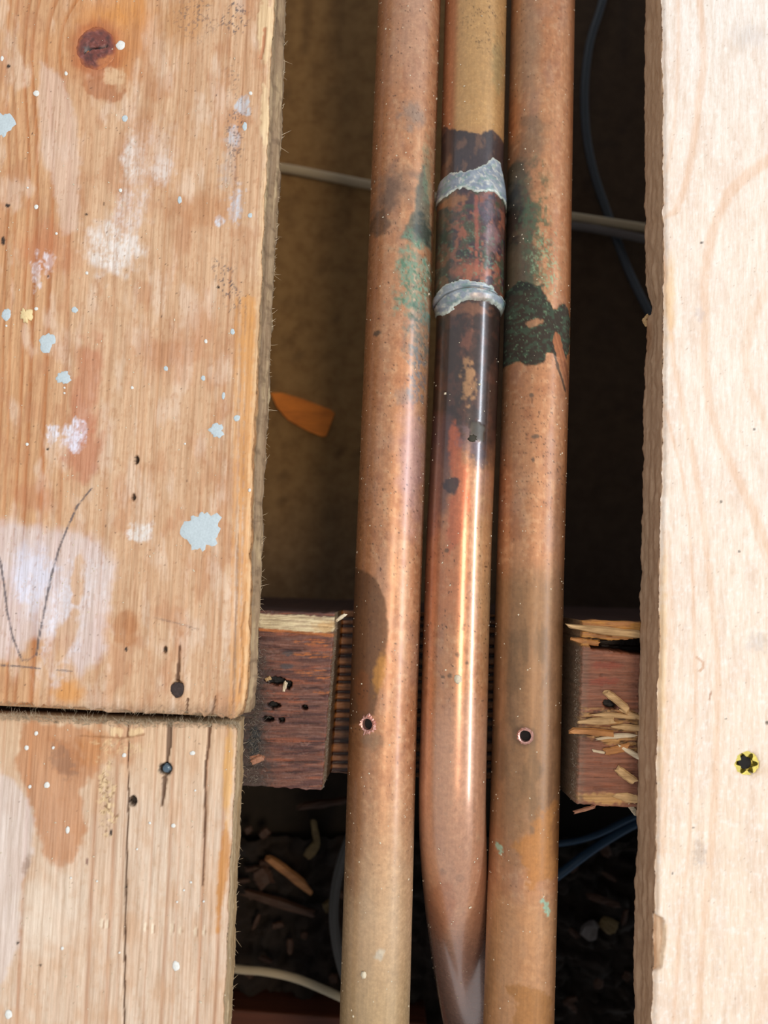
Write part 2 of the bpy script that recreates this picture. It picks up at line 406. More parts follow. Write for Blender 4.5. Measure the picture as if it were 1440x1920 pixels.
    mix(col, (70, 46, 34), speck(px, py, 5.0, 0.885, 73), 0.8)
    for x, y, rx, ry in [(256, 862, 4, 10), (250, 932, 4, 7), (309, 1218, 4, 6), (237, 1218, 3, 6), (6, 452, 4, 9), (14, 385, 5, 4), (162, 402, 3, 3), (90, 518, 2.5, 2.5), (160, 22, 1, 1), (16, 124, 4, 4), (90, 842, 3, 3), (409, 538, 3, 3)]:
        mix(col, (36, 28, 24), b(x, y, rx, ry, soft=.3, rag=.3, sc=3), .95)
    # pencil marks
    pen = np.maximum(line(px, py, [(-20, 980), (2, 1060), (8, 1100), (14, 1150), (24, 1195), (34, 1222), (42, 1238)], 1.3, 1.4, .8),
                     line(px, py, [(68, 1228), (74, 1190), (86, 1130), (96, 1080), (110, 1030), (124, 995), (144, 950), (172, 915)], [1.3, 1.4, 1.3, 1.4, 1.2, 1.2, 1.2, .8], 1.4, .9))
    pen = np.maximum(pen, line(px, py, [(-10, 1247), (30, 1249), (74, 1253)], 1.1, 1.2, .6))
    pen = np.maximum(pen, .7*line(px, py, [(106, 1256), (136, 1259)], .8, 1.2, .5))
    pen = np.maximum(pen, .5*line(px, py, [(42, 1238), (56, 1236), (68, 1226)], .9, 1.4, .5))
    pen = np.maximum(pen, .45*line(px, py, [(288, 1158), (330, 1168), (372, 1180)], .8, 1.2, .5))
    mix(col, (92, 84, 86), pen*(0.55+0.45*speck(px, py, 6, .35, 76)), 0.85)
    # split above the lower nail, checks near the edge
    cr = line(px, py, [(337, 1205), (335, 1240), (332, 1275)], [0.4, 1.6, 3.6], 1.2, .6)
    cr = np.maximum(cr, line(px, py, [(352, 1310), (349, 1345)], 1.4, 1.2, .8))
    cr = np.maximum(cr, line(px, py, [(404, 1305), (396, 1345)], [1, 2.4], 1.2, .8)*.8)
    cr = np.maximum(cr, .45*line(px, py, [(446, 1000), (444, 1090), (440, 1210), (436, 1320)], [0.6, 1.3, 1.3, .8], 1.2, 1.2))
    cr = np.maximum(cr, .6*line(px, py, [(458, 1130), (451, 1180), (456, 1240), (448, 1300)], .8, 1.2, 2.2))
    mix(col, (92, 56, 32), cr, .9)
    for xx, wd_, al in ((462, 5, .6), (450, 2, .6), (470, 2.5, .5), (438, 1.6, .4)):
        mix(col, (222, 156, 84), line(px, py, [(xx+6, 560), (xx+2, 900), (xx-3, 1200), (xx-6, 1345)], wd_, 3, 3), al)
    # torn edge along the arris
    ar = ss(9, 2, near*5.2+4*(fbm(py/9, px/9, 77, 3)-.5)*2)*(kind == 0)
    mix(col, (236, 205, 158), ar, .45)
    mix(col, (236, 206, 158), b(497, 50, 15, 70, soft=.3, rag=.4, sc=10), .7)
    mix(col, (238, 208, 160), b(496, 215, 8, 60, soft=.3, rag=.5, sc=10), .7)
    mix(col, (186, 110, 70), line(px, py, [(497, 55), (494, 85), (490, 108)], 2.2, 1.5, 1.5), .7)
    sd = kind == 1
    c2 = np.zeros_like(col); c2[:] = lin((176, 150, 116))
    mix(c2, (140, 112, 84), fbm(D*14, py/160, 33, 4), 1.0)
    mix(c2, (205, 178, 135), ss(.5, .8, fbm(D*9+3, py/60, 35, 4)), .7)
    mix(c2, (190, 120, 50), ss(.25, .05, D)*ss(560, 760, py), .5)
    mix(c2, (104, 84, 64), ss(.26, .30, D)*ss(.42, .38, D), .55)
    mix(c2, (96, 74, 54), ss(.55, .75, fbm(px/9, py/14, 37, 4)), .5)
    col = np.where(sd[..., None], c2, col)
    end = ss(1312, 1334, py)
    mix(col, (120, 92, 66), end*fbm(px/3, py/3, 39, 3), .8)
    col = col*np.array([.985, 1.02, 1.09])/LB
    dz = -0.10*d+0.05*n-0.5*cr-0.35*np.maximum(line(px, py, [(497, 55), (494, 85), (490, 108)], 2.2, 1.5, 1.5), 0)
    dz = dz+0.25*b(497, 50, 15, 70, soft=.15, rag=.4, sc=10)+0.2*b(496, 215, 8, 60, soft=.15, rag=.5, sc=10)
    dz = dz-.45*b(180, 90, 39, 42, soft=.2, rag=.05)-1.6*b(332, 1292, 13, 17, soft=.2, rag=.1)
    for x, y in [(256, 862), (250, 932), (309, 1218)]: dz = dz-1.5*b(x, y, 4, 8, soft=.3, rag=.1)
    dz = dz-0.10*ss(0.3, .9, fbm(px/3, py/40, 91, 3))
    return col, dz

def py_end(pts):
    p = np.array(pts, float); w_ = U(p[:, 0], p[:, 1], 0); o = np.argsort(w_[:, 0])
    return lambda x: np.interp(x, w_[o, 0], w_[o, 1])
up = make_board('floorboard', 1,
    [(516, -160), (514, 0), (503, 250), (491, 480), (480, 750), (472, 900), (468, 1150), (466, 1270), (461, 1310), (452, 1335), (440, 1356)],
    [(541, -160), (536, 0), (529, 250), (516, 480), (504, 750), (496, 900), (487, 1150), (480, 1270), (477, 1320), (474, 1360)],
    py_end([(-400, -150), (600, -150)]), py_end([(-400, 1303), (0, 1316), (130, 1327), (250, 1334), (350, 1337), (460, 1346)]),
    paint_upper, M_wood, -420, rag_end=(.5, 1.0), rag_ext=(1.6, 0), tongue=lambda D, Y: 1.1*np.exp(-((D-.62)/.12)**2)-1.0*np.exp(-((D-.33)/.07)**2), seed=3)
tag(up, 'old paint-spotted pine floorboard with a big dark knot, upper left, pencil curves on it', 'floorboard')

def paint_lower(px, py, X, Y, kind, D, near):
    bx_ = px+0.045*(py-1700)
    g = bx_+3*(fbm(bx_/60, py/240, 104, 3)-0.5)*2+1.4*(fbm(bx_/9, py/50, 108, 2)-0.5)
    lines = [(-8, .6, 5, 3), (12, .35, 4, 3), (41, .9, 3, 6), (60, .25, 5, 4), (120, .2, 9, 7), (172, .8, 8, 2.5), (206, .75, 3, 7), (226, .5, 4, 3), (252, .4, 3, 2), (262, .3, 3, 2), (280, .6, 4, 2),
             (296, .35, 3, 2), (312, .7, 3, 6), (331, .6, 3, 3), (346, .35, 3, 2), (362, .35, 4, 2), (379, .9, 5, 2.5), (394, .5, 3, 2), (412, .8, 5, 5), (424, .4, 2, 2), (436, .4, 3, 2)]
    d = ring_profile(g, lines, 111, 0.7)
    col = np.zeros(px.shape+(3,)); col[:] = lin((224, 196, 168))
    mix(col, (232, 218, 200), fbm(px/50, py/120, 102, 4), 0.8)
    mix(col, (222, 184, 140), ss(1560, 1380, py), .5)
    mix(col, (178, 122, 84), d, 0.85)
    n = fbm(px/30, py/60, 121, 5); mix(col, (206, 164, 128), ss(.5, .75, n), .5)
    n2 = fbm(px/5, py/12, 129, 4); mix(col, (206, 170, 138), ss(.5, .8, n2), .45)
    b = lambda *a, **k: blob(px, py, *a, **k)
    mix(col, (190, 128, 82), poly(px, py, [(40, 1352), (140, 1360), (188, 1380), (186, 1440), (150, 1480), (162, 1560), (140, 1615), (108, 1635), (84, 1615), (66, 1550), (52, 1490), (30, 1440)], 6, 10, 16), .7)
    mix(col, (176, 112, 66), b(125, 1420, 34, 46, -20, soft=.5, rag=.6, sc=14), .5)
    mix(col, (140, 108, 88), b(120, 1430, 20, 40, -25, soft=.5, rag=.9, sc=7), .5)
    mix(col, (196, 130, 72), b(180, 1400, 40, 40, soft=.6, rag=.6, sc=14), .5)
    mix(col, (192, 126, 78), b(235, 1390, 30, 50, soft=.6, rag=.6, sc=14), .4)
    mix(col, (222, 210, 206), poly(px, py, [(2, 1450), (34, 1470), (62, 1520), (62, 1600), (38, 1660), (38, 1760), (-20, 1900), (-20, 1440)], 6, 6, 12), .6)
    mix(col, (236, 222, 205), b(90, 1720, 80, 90, soft=.7, rag=.5, sc=30), .5)
    mix(col, (196, 132, 60), poly(px, py, [(424, 1540), (432, 1580), (428, 1640), (416, 1700), (410, 1750), (404, 1750), (408, 1640), (416, 1570)], 4, 4, 8), .8)
    mix(col, (224, 170, 96), b(428, 1450, 10, 110, 2, soft=.5, rag=.4, sc=14), .7)
    mix(col, (150, 118, 98), b(50, 1620, 9, 22, 20, soft=.5, rag=.5, sc=7), .55)
    mix(col, (130, 92, 80), b(163, 1616, 3, 8, soft=.4, rag=.3, sc=4), .8)
    # rough torn strip
    tr = b(200, 1490, 16, 75, -4, soft=.4, rag=.8, sc=9)+b(225, 1400, 50, 14, soft=.4, rag=.9, sc=8)*.6
    mix(col, (232, 204, 158), tr*speck(px, py, 5, .45, 131), .7)
    mix(col, (128, 92, 60), tr*speck(px, py, 4, .62, 132), .7)
    cr = line(px, py, [(240, 1380), (240, 1500), (237, 1600), (234, 1740), (232, 1930), (230, 2060)], [.3, .8, .9, 1.1, 1.0, .8], 1.0, .5)
    cr = np.maximum(cr, line(px, py, [(318, 1355), (316, 1400), (312, 1430)], [4.5, 3.4, 1.6], 1.5, 1)*.9)
    cr = np.maximum(cr, line(px, py, [(308, 1460), (306, 1490), (303, 1512)], [4.5, 2.6, .8], 1.5, 1)*.9)
    cr = np.maximum(cr, .8*line(px, py, [(394, 1352), (390, 1400), (384, 1440), (384, 1520), (380, 1660)], [2.4, 1.6, 1.8, 1.3, .6], 1.3, 1))
    cr = np.maximum(cr, .7*line(px, py, [(240, 1352), (238, 1382)], 1, 1.2, .5))
    mix(col, (78, 48, 28), cr, .9)
    for x, y, rx, ry in [(311, 1442, 14, 14), (249, 1502, 9, 11), (208, 1562, 3, 7), (76, 1810, 3, 3), (33, 1768, 3, 3), (236, 1665, 4, 2)]:
        mix(col, (34, 27, 24), b(x, y, rx, ry, soft=.35, rag=.3, sc=4), .95)
    for x, y in [(190, 1732), (200, 1732), (272, 1738), (286, 1740), (322, 1740), (338, 1744), (366, 1748), (382, 1746)]:
        mix(col, (240, 222, 196), b(x, y, 3.2, 11, 4, soft=.4, rag=.6, sc=4), .8)
        mix(col, (150, 112, 84), b(x+4, y+1, 1.4, 9, 4, soft=.4, rag=.4, sc=4), .7)
    for x, y in [(212, 1372), (225, 1373), (248, 1374), (262, 1372)]:
        mix(col, (236, 206, 160), b(x, y, 7, 9, soft=.2, rag=.5, sc=5), .7)
    mix(col, (150, 104, 66), line(px, py, [(150, 1380), (196, 1382), (232, 1384), (270, 1377)], 1.2, 1.2, 1.2), .6)
    mix(col, (90, 66, 50), speck(px, py, 3.0, 0.89, 172), 0.6)
    sd = kind == 1
    c2 = np.zeros_like(col); c2[:] = lin((214, 192, 156))
    mix(c2, (170, 138, 100), fbm(D*12, py/120, 133, 4), .9)
    mix(c2, (150, 118, 78), ss(.5, .6, D), .5)
    col = np.where(sd[..., None], c2, col)
    mix(col, (140, 112, 82), ss(1362, 1350, py-0.03*(px-200))*fbm(px/3, py/3, 139, 3), .9)
    col = col/LB
    dz = -0.16*d-0.7*cr-0.2*tr*fbm(px/4, py/4, 141, 2)-2.5*b(249, 1502, 8, 10, soft=.3, rag=.2)-2.0*b(311, 1442, 11, 12, soft=.3, rag=.2)
    dz = dz-0.12*ss(.3, .9, fbm(px/3, py/40, 191, 3))
    for x, y in [(212, 1372), (225, 1373), (248, 1374), (262, 1372)]: dz = dz+.25*b(x, y, 7, 9, soft=.1, rag=.4, sc=5)
    return col, dz
lo = make_board('floorboard', 1,
    [(445, 1340), (444, 1350), (441, 1460), (436, 1540), (432, 1620), (427, 1740), (423, 1830), (418, 1920), (413, 2060)],
    [(459, 1330), (458, 1350), (456, 1460), (451, 1540), (447, 1620), (442, 1740), (438, 1830), (433, 1920), (428, 2060)],
    py_end([(-400, 1328), (0, 1341), (130, 1350), (250, 1356), (350, 1356), (460, 1360)]), py_end([(-400, 2040), (600, 2050)]),
    paint_lower, M_wood, -420, rag_end=(.8, .5), rag_ext=(0, 3.0), seed=9)
tag(lo, 'old pine floorboard end with a brown stain and long crack, lower left below the joint', 'floorboard')

def paint_right(px, py, X, Y, kind, D, near):
    col = np.zeros(px.shape+(3,)); col[:] = lin((246, 230, 210))
    mix(col, (240, 214, 182), ss(700, 1700, py), .55)
    mix(col, (238, 236, 230), ss(420, 0, py), .35)
    n = fbm(px/30, py/90, 201, 4); mix(col, (232, 208, 186), ss(.45, .75, n), .5)
    n = fbm(px/5, py/7, 203, 4); mix(col, (250, 242, 228), ss(.5, .8, n), .55)
    mix(col, (222, 204, 184), ss(.55, .85, fbm(px/4, py/6, 207, 4)), .4)
    r = np.zeros(px.shape)
    def gl(pts, wd, s, soft=7):
        nonlocal r; r = np.maximum(r, s*line(px, py, pts, wd, soft, 1.5))
    gl([(1306, -60), (1318, 60), (1321, 120), (1312, 180), (1306, 230), (1297, 290), (1288, 340), (1268, 395), (1250, 405)], [2, 3, 3, 4, 3, 3, 3, 3, 1], .62)
    gl([(1270, -60), (1273, 60), (1271, 150), (1262, 260), (1250, 320)], 1.2, .45, 4)
    gl([(1500, 240), (1440, 300), (1405, 325), (1370, 358), (1348, 400), (1332, 450), (1320, 520), (1322, 600), (1320, 680), (1330, 760), (1352, 830), (1384, 900), (1410, 950), (1440, 1030), (1470, 1100)], [6, 6, 6, 6, 4, 5, 4, 4, 3, 3, 3, 4, 4, 3, 3], .66, 9)
    gl([(1500, 480), (1440, 540), (1412, 590), (1398, 660), (1406, 730), (1440, 800), (1500, 860)], [6, 6, 5, 4, 3, 3, 3], .45, 10)
    gl([(1246, 480), (1256, 600), (1264, 680), (1282, 770), (1298, 850), (1312, 920), (1322, 1000), (1338, 1150), (1346, 1250), (1344, 1360), (1340, 1500), (1330, 1640), (1318, 1760), (1308, 1930), (1302, 2060)], [1, 1.5, 2, 2.4, 2.4, 3, 3, 3, 3, 3, 4, 4, 4, 4, 4], .6, 6)
    gl([(1246, 760), (1264, 830), (1282, 900), (1290, 960), (1300, 1100), (1303, 1230), (1305, 1300), (1298, 1450), (1290, 1600), (1276, 1720), (1262, 1930), (1256, 2060)], 1.3, .55, 4)
    gl([(1250, 1000), (1258, 1150), (1254, 1300), (1246, 1450), (1242, 1600)], [3, 4, 4, 4, 3], .45, 6)
    gl([(1400, 940), (1420, 1010), (1440, 1060), (1470, 1120)], 1.5, .4, 4)
    gl([(1440, 1820), (1420, 1930), (1410, 2060)], 4, .3, 12)
    bx_ = px+.01*py
    r2 = r+.16*vn(bx_/6+2*fbm(px/30, py/200, 5, 2), py*0, 210)
    mix(col, (232, 184, 142), r2, .62)
    b = lambda *a, **k: blob(px, py, *a, **k)
    mix(col, (242, 196, 130), b(1256, 560, 12, 90, soft=.7, rag=.4), .5)
    mix(col, (240, 196, 132), b(1242, 1250, 9, 240, 1, soft=.7, rag=.4), .55)
    mix(col, (214, 206, 198), b(1400, 70, 40, 30, soft=.8, rag=.6), .45)
    mix(col, (206, 192, 178), b(1420, 1205, 24, 20, soft=.7, rag=.8, sc=6), .5)
    mix(col, (196, 178, 162), b(1312, 1600, 14, 26, soft=.6, rag=.9, sc=5), .5)
    mix(col, (206, 190, 180), b(1312, 590, 9, 20, soft=.6, rag=.9, sc=5), .45)
    mix(col, (206, 158, 120), line(px, py, [(1306, 1232), (1318, 1242), (1319, 1252), (1312, 1258)], 1.6, 1.5), .7)
    mix(col, (170, 110, 70), line(px, py, [(1333, 1298), (1330, 1312)], 1.1, 1), .7)
    for x, y, rr in [(1316, 455, 3), (1352, 941, 3), (1414, 805, 2.5), (1386, 1034, 2.5), (1261, 1638, 2), (1300, 1552, 2), (1361, 1348, 1.8), (1439, 1355, 4)]:
        mix(col, (90, 78, 70), b(x, y, rr, rr, soft=.3, rag=.3, sc=3), .85)
    mix(col, (150, 120, 96), speck(px, py, 3.2, .86, 240), .5)
    # screw countersink shade of bruised wood
    mix(col, (206, 170, 120), b(1406, 1434, 30, 24, soft=.6, rag=.6, sc=9), .6)
    ch = poly(px, py, [(1226, 1712), (1244, 1722), (1247, 1760), (1240, 1815), (1224, 1822)], 1.5, 2, 6)
    mix(col, (208, 170, 132), ch, .9)
    mix(col, (236, 206, 170), line(px, py, [(1248, 1735), (1246, 1770), (1241, 1808)], 1.8, 2, 1), .9)
    sd = kind == 1
    c2 = np.zeros_like(col); c2[:] = lin((196, 164, 130))
    mix(c2, (160, 126, 96), ss(.35, .75, vn(D*17+.6*fbm(py/200, py*0, 3), py*0, 250)), .7)
    mix(c2, (176, 140, 108), fbm(D*6, py/90, 251, 4), .6)
    mix(c2, (206, 172, 132), ss(1000, 0, py), .3)
    mix(c2, (150, 100, 60), blob(px, py, 1236, 600, 30, 40, soft=.5, rag=.5)*ss(.5, .9, D), .6)
    col = np.where(sd[..., None], c2, col)
    col = col*np.array([.955, .985, 1.06])/1.02
    dz = -.06*r-.05*n-.9*ch*ss(0, 1, ch)-.5*b(1401, 1432, 24, 24, soft=.35, rag=.25, sc=6)-2.9*b(1401, 1432, 21, 21, soft=.1, rag=.05)
    return col, dz
rb = make_board('floorboard', -1,
    [(1241, -160), (1242, 0), (1244, 300), (1246, 480), (1243, 900), (1240, 960), (1236, 1250), (1232, 1500), (1228, 1700), (1227, 1716), (1228, 1722), (1228, 1800), (1226, 1822), (1224, 1920), (1221, 2060)],
    [(1209, -160), (1209, 0), (1209, 530), (1216, 555), (1223, 575), (1221, 592), (1212, 600), (1211, 618), (1213, 640), (1208, 690), (1206, 830), (1204, 960), (1199, 1200), (1194, 1500), (1190, 1750), (1188, 1920), (1184, 2060)],
    py_end([(1000, -150), (1900, -150)]), py_end([(1000, 2050), (1900, 2060)]),
    paint_right, M_new, 420, rag_ext=(1.0, 1.0), seed=21, rag_end=(.1, .1))
tag(rb, 'clean pale new pine board along the right side, fixed with a yellow screw', 'floorboard')

# ------------------------------------------------------------------ pieces on the boards
def blob_mesh(cx, cy, rx, ry, z, th, name, mat, parent, seed=0, rot=0, jag=.22, n=30, label=None, dome=.4):
    c0 = U(cx, cy, z); k = U(cx+1, cy, z)-c0; sc = np.linalg.norm(k)
    rs = random.Random(seed); ph = [rs.uniform(0, 6.28) for _ in range(6)]
    V = []; rr = [1.0, .94, .6, .25]; hz = [0, th*.8, th*(.9+.3*dome), th*(1+dome)]
    c, s = math.cos(math.radians(rot)), math.sin(math.radians(rot))
    jr = [1+jag*(.5*math.sin(2*a+ph[0])+.35*math.sin(3*a+ph[1])+.3*math.sin(5*a+ph[2])+.25*math.sin(9*a+ph[3]))+rs.uniform(-.5, .5)*jag for a in [i*2*math.pi/n for i in range(n)]]
    for q in range(4):
        for i in range(n):
            a = i*2*math.pi/n; f = rr[q]*(jr[i] if q < 2 else (1+(jr[i]-1)*.6))
            x = rx*sc*f*math.cos(a); y = ry*sc*f*math.sin(a)
            V.append((c0[0]+x*c-y*s, c0[1]+x*s+y*c, z+hz[q]+(-.02 if q == 0 else 0)))
    F_ = []
    for q in range(3):
        for i in range(n):
            j = (i+1) % n; F_.append((q*n+i, q*n+j, (q+1)*n+j, (q+1)*n+i))
    F_.append(tuple(3*n+i for i in range(n)))
    o = mesh_obj(name, V, F_, mat, parent=parent, origin=(c0[0], c0[1], z))
    if label: o['label'] = label
    return o
M_pw = plain('dried_white_paint', L(234, 234, 228), .75, var=.82, sc=1500, bump=.4)
M_pb = plain('dried_blue_grey_paint', L(196, 209, 214), .75, var=.85, sc=1500, bump=.4)
M_glue = plain('dried_cream_filler', L(240, 214, 160), .6, var=.8, sc=1200)
spots_b = [(377, 995, 34, 37, 1), (88, 643, 15, 18, 2), (119, 708, 12, 13, 3), (6, 232, 18, 26, 4), (406, 807, 14, 13, 5), (12, 590, 9, 11, 6), (234, 222, 5, 7, 8),
           (140, 581, 6, 6, 9), (337, 375, 4, 7, 10), (311, 691, 4, 5, 11), (381, 709, 4, 5, 12), (459, 237, 4, 9, 13), (469, 404, 4, 5, 14), (444, 784, 6, 6, 15), (436, 622, 4, 6, 16), (419, 742, 3, 7, 31)]
for x, y, rx, ry, s_ in spots_b:
    blob_mesh(x, y, rx, ry, -.02, .14, 'paint_spot', M_pb, up, s_, jag=.24 if rx > 10 else .12, n=44 if rx > 20 else 26, label='blue-grey dried paint spot' if rx > 10 else None, dome=.1)
spots_w = [(226, 85, 8.5, 9, 20), (68, 175, 5.5, 6, 21), (4, 110, 3, 5, 22), (68, 388, 4, 4.5, 23), (226, 357, 3.5, 3.5, 24), (52, 352, 2, 2, 25), (106, 438, 2.5, 2.5, 26), (163, 512, 3, 3, 27), (68, 579, 3.5, 3.5, 28), (124, 138, 3, 4, 29), (12, 611, 2, 2, 30),
           (386, 640, 3, 4, 33), (121, 727, 2, 2, 34), (121, 737, 2, 2, 35), (347, 832, 2, 2, 36), (51, 833, 3, 3, 37), (248, 727, 3, 3, 38), (468, 919, 2.5, 3.5, 39), (470, 175, 3.5, 3.5, 40)]
for x, y, rx, ry, s_ in spots_w: blob_mesh(x, y, rx, ry, -.02, .2, 'paint_spot', M_pw, up, s_, jag=.1, n=16)
for x, y, rx, ry, s_ in [(330, 1811, 7, 9, 50), (88, 1472, 5, 6, 51), (56, 1475, 3, 3.5, 52), (50, 1402, 4, 4.5, 53), (68, 1375, 3.5, 4, 54), (100, 1402, 2.5, 3, 55), (233, 1416, 4, 4, 56), (361, 1412, 5, 4, 57),
                         (16, 1902, 7, 8, 58), (127, 1556, 3.5, 7, 59), (325, 1548, 4, 4, 60), (281, 1543, 2.5, 2.5, 61), (366, 1482, 2, 2, 62), (358, 1654, 2.5, 2, 63), (345, 1669, 2, 2, 64), (332, 1691, 2, 2, 65), (382, 1690, 2, 2, 66), (257, 1592, 2, 2, 67), (133, 1646, 2, 2, 68), (117, 1778, 3, 3, 69), (224, 1786, 2, 2, 70), (182, 1652, 2, 2, 71)]:
    blob_mesh(x, y, rx, ry, -.02, .25, 'paint_spot', M_pw, lo, s_, jag=.1, n=16)
blob_mesh(50, 592, 10, 15, -.02, .5, 'filler_blob', M_glue, up, 90, rot=15, jag=.35, label='cream dried filler crumb')

# dark resinous knot in the upper board
def knot():
    c0 = U(KN[0], KN[1]+2, 0); n = 48; m_ = 26; V = []; col = []
    for q in range(m_+1):
        for i in range(n):
            a = i*2*math.pi/n; f = q/m_
            rad = 7.9*(1+.09*math.cos(2*a+.9)+.05*math.sin(3*a)+.03*math.sin(7*a+1)+.02*math.sin(11*a))
            x = rad*f*math.cos(a)*.95; y = rad*f*math.sin(a)*1.08
            V.append((x, y))
    V = np.array(V); x, y = V[:, 0], V[:, 1]; r = np.hypot(x/.95, y/1.08)/6.9
    cc = np.zeros((len(V), 3)); cc[:] = lin((118, 58, 46))
    nn = fbm(x/1.2, y/1.2, 301, 5)
    mix(cc, (84, 44, 40), ss(.4, .7, nn), .9); mix(cc, (150, 92, 84), ss(.55, .8, fbm(x/.9, y/.9, 303, 4)), .7)
    mix(cc, (168, 90, 44), ss(.72, .95, r+.25*(fbm(x/1.5, y/1.5, 307, 3)-.5)), .9); mix(cc, (196, 122, 70), blob(x, y, 3.8, -4.6, 4, 2.6, 35, soft=.5, rag=.5, sc=1.5), .8)
    crk = line(x, y, [(-3.8, -2.2), (-2.4, -.8), (-1, -.2), (1.2, -.1), (3.6, .9)], [.2, .45, .25, .22, .1], .25, .3)
    mix(cc, (24, 20, 20), crk, .95); mix(cc, (84, 84, 84), blob(x, y, -2.8, -.4, 1.3, 1.2, soft=.5, rag=.6, sc=.6), .7)
    z = -.30+.55*np.clip(1-r**2, 0, 1)+.35*(nn-.5)-.6*crk-.9*(r >= .999)
    o = mesh_obj('knot', np.stack([x+c0[0], y+c0[1], z], -1), [tuple(i for i in range(n))], M_res, parent=up, col=cc/LB, quads=gridq(m_+1, n, True), origin=(c0[0], c0[1], 0))
    o['label'] = 'dark reddish resinous knot with a crack'
M_res = wood_mat('resin_knot', stretch=(1, 1, 1), sc=700, lo=.7, rough=.28, spec=.6, bump=.4)
knot()

def disc_stack(name, cx, cy, prof, mat, parent, n=32, wob=0, seed=0, rotf=None, label=None, kind=None):
    """lathe about a vertical axis: prof = [(radius, z)]"""
    rs = random.Random(seed); V = []; F_ = []
    for q, (r, z) in enumerate(prof):
        for i in range(n):
            a = i*2*math.pi/n; rr = r*(rotf(a, q) if rotf else 1)*(1+wob*rs.uniform(-1, 1))
            V.append((cx+rr*math.cos(a), cy+rr*math.sin(a), z))
    for q in range(len(prof)-1):
        for i in range(n):
            j = (i+1) % n; F_.append((q*n+i, q*n+j, (q+1)*n+j, (q+1)*n+i))
    F_.append(tuple(range((len(prof)-1)*n, len(prof)*n)))
    F_.append(tuple(range(n))[::-1])
    o = mesh_obj(name, V, F_, mat, parent=parent, origin=(cx, cy, prof[0][1]), smooth=False)
    if label: o['label'] = label
    return o
M_nail = plain('blue_steel', (.16, .22, .27), .3, .8, var=.6)
M_rust = plain('rusty_iron', L(70, 54, 50), .7, .2, var=.5, sc=900, bump=.8)
M_zinc = plain('yellow_zinc', (.62, .53, .14), .34, .75, var=.7, sc=900)
M_black = plain('hole_shade_black', (.012, .010, .009), .9)  # near-black colour standing in for shade inside the recess and holes
# rusty nail in the upper board, bright nail in the lower board
c = U(332, 1293, 0); o = disc_stack('nail', c[0], c[1], [(1.5, -12), (1.5, -1.4), (2.1, -1.3), (2.2, -.5), (1.7, -.3)], M_rust, None, 22, .16, 4)
tag(o, 'rusty flat nail head sunk in the upper left board at the end of a split', 'nail')
c = U(312, 1441, 0); o = disc_stack('nail', c[0], c[1], [(.9, -12), (.9, -1.3), (1.3, -1.2), (1.45, -.6), (1.0, -.1), (.5, .1)], M_nail, None, 18, .05, 6)
tag(o, 'shiny blue-grey nail head in a dark slot of the lower left board', 'nail')
# screw with a star recess
c = U(1401, 1432, 0)
def lob(a, q): return (1+.05*math.cos(6*a)) if q < 3 else 1+.28*math.cos(6*a)
scr = disc_stack('screw', c[0], c[1], [(1.6, -10), (2.0, -3.2), (4.0, -.6), (4.25, -.3), (2.6, -.35), (2.3, -2.4)], M_zinc, None, 60, 0, 1,
                 rotf=lambda a, q: 1 if q < 2 else (1+.06*math.cos(6*a+.4) if q < 4 else 1+.27*math.cos(6*a)))
tag(scr, 'yellow zinc plated screw with a star recess in the pale right board', 'screw')
disc_stack('recess', c[0], c[1], [(1.9, -2.45), (1.9, -1.5)], M_black, scr, 20)  # black disc in place of the shade inside the recess

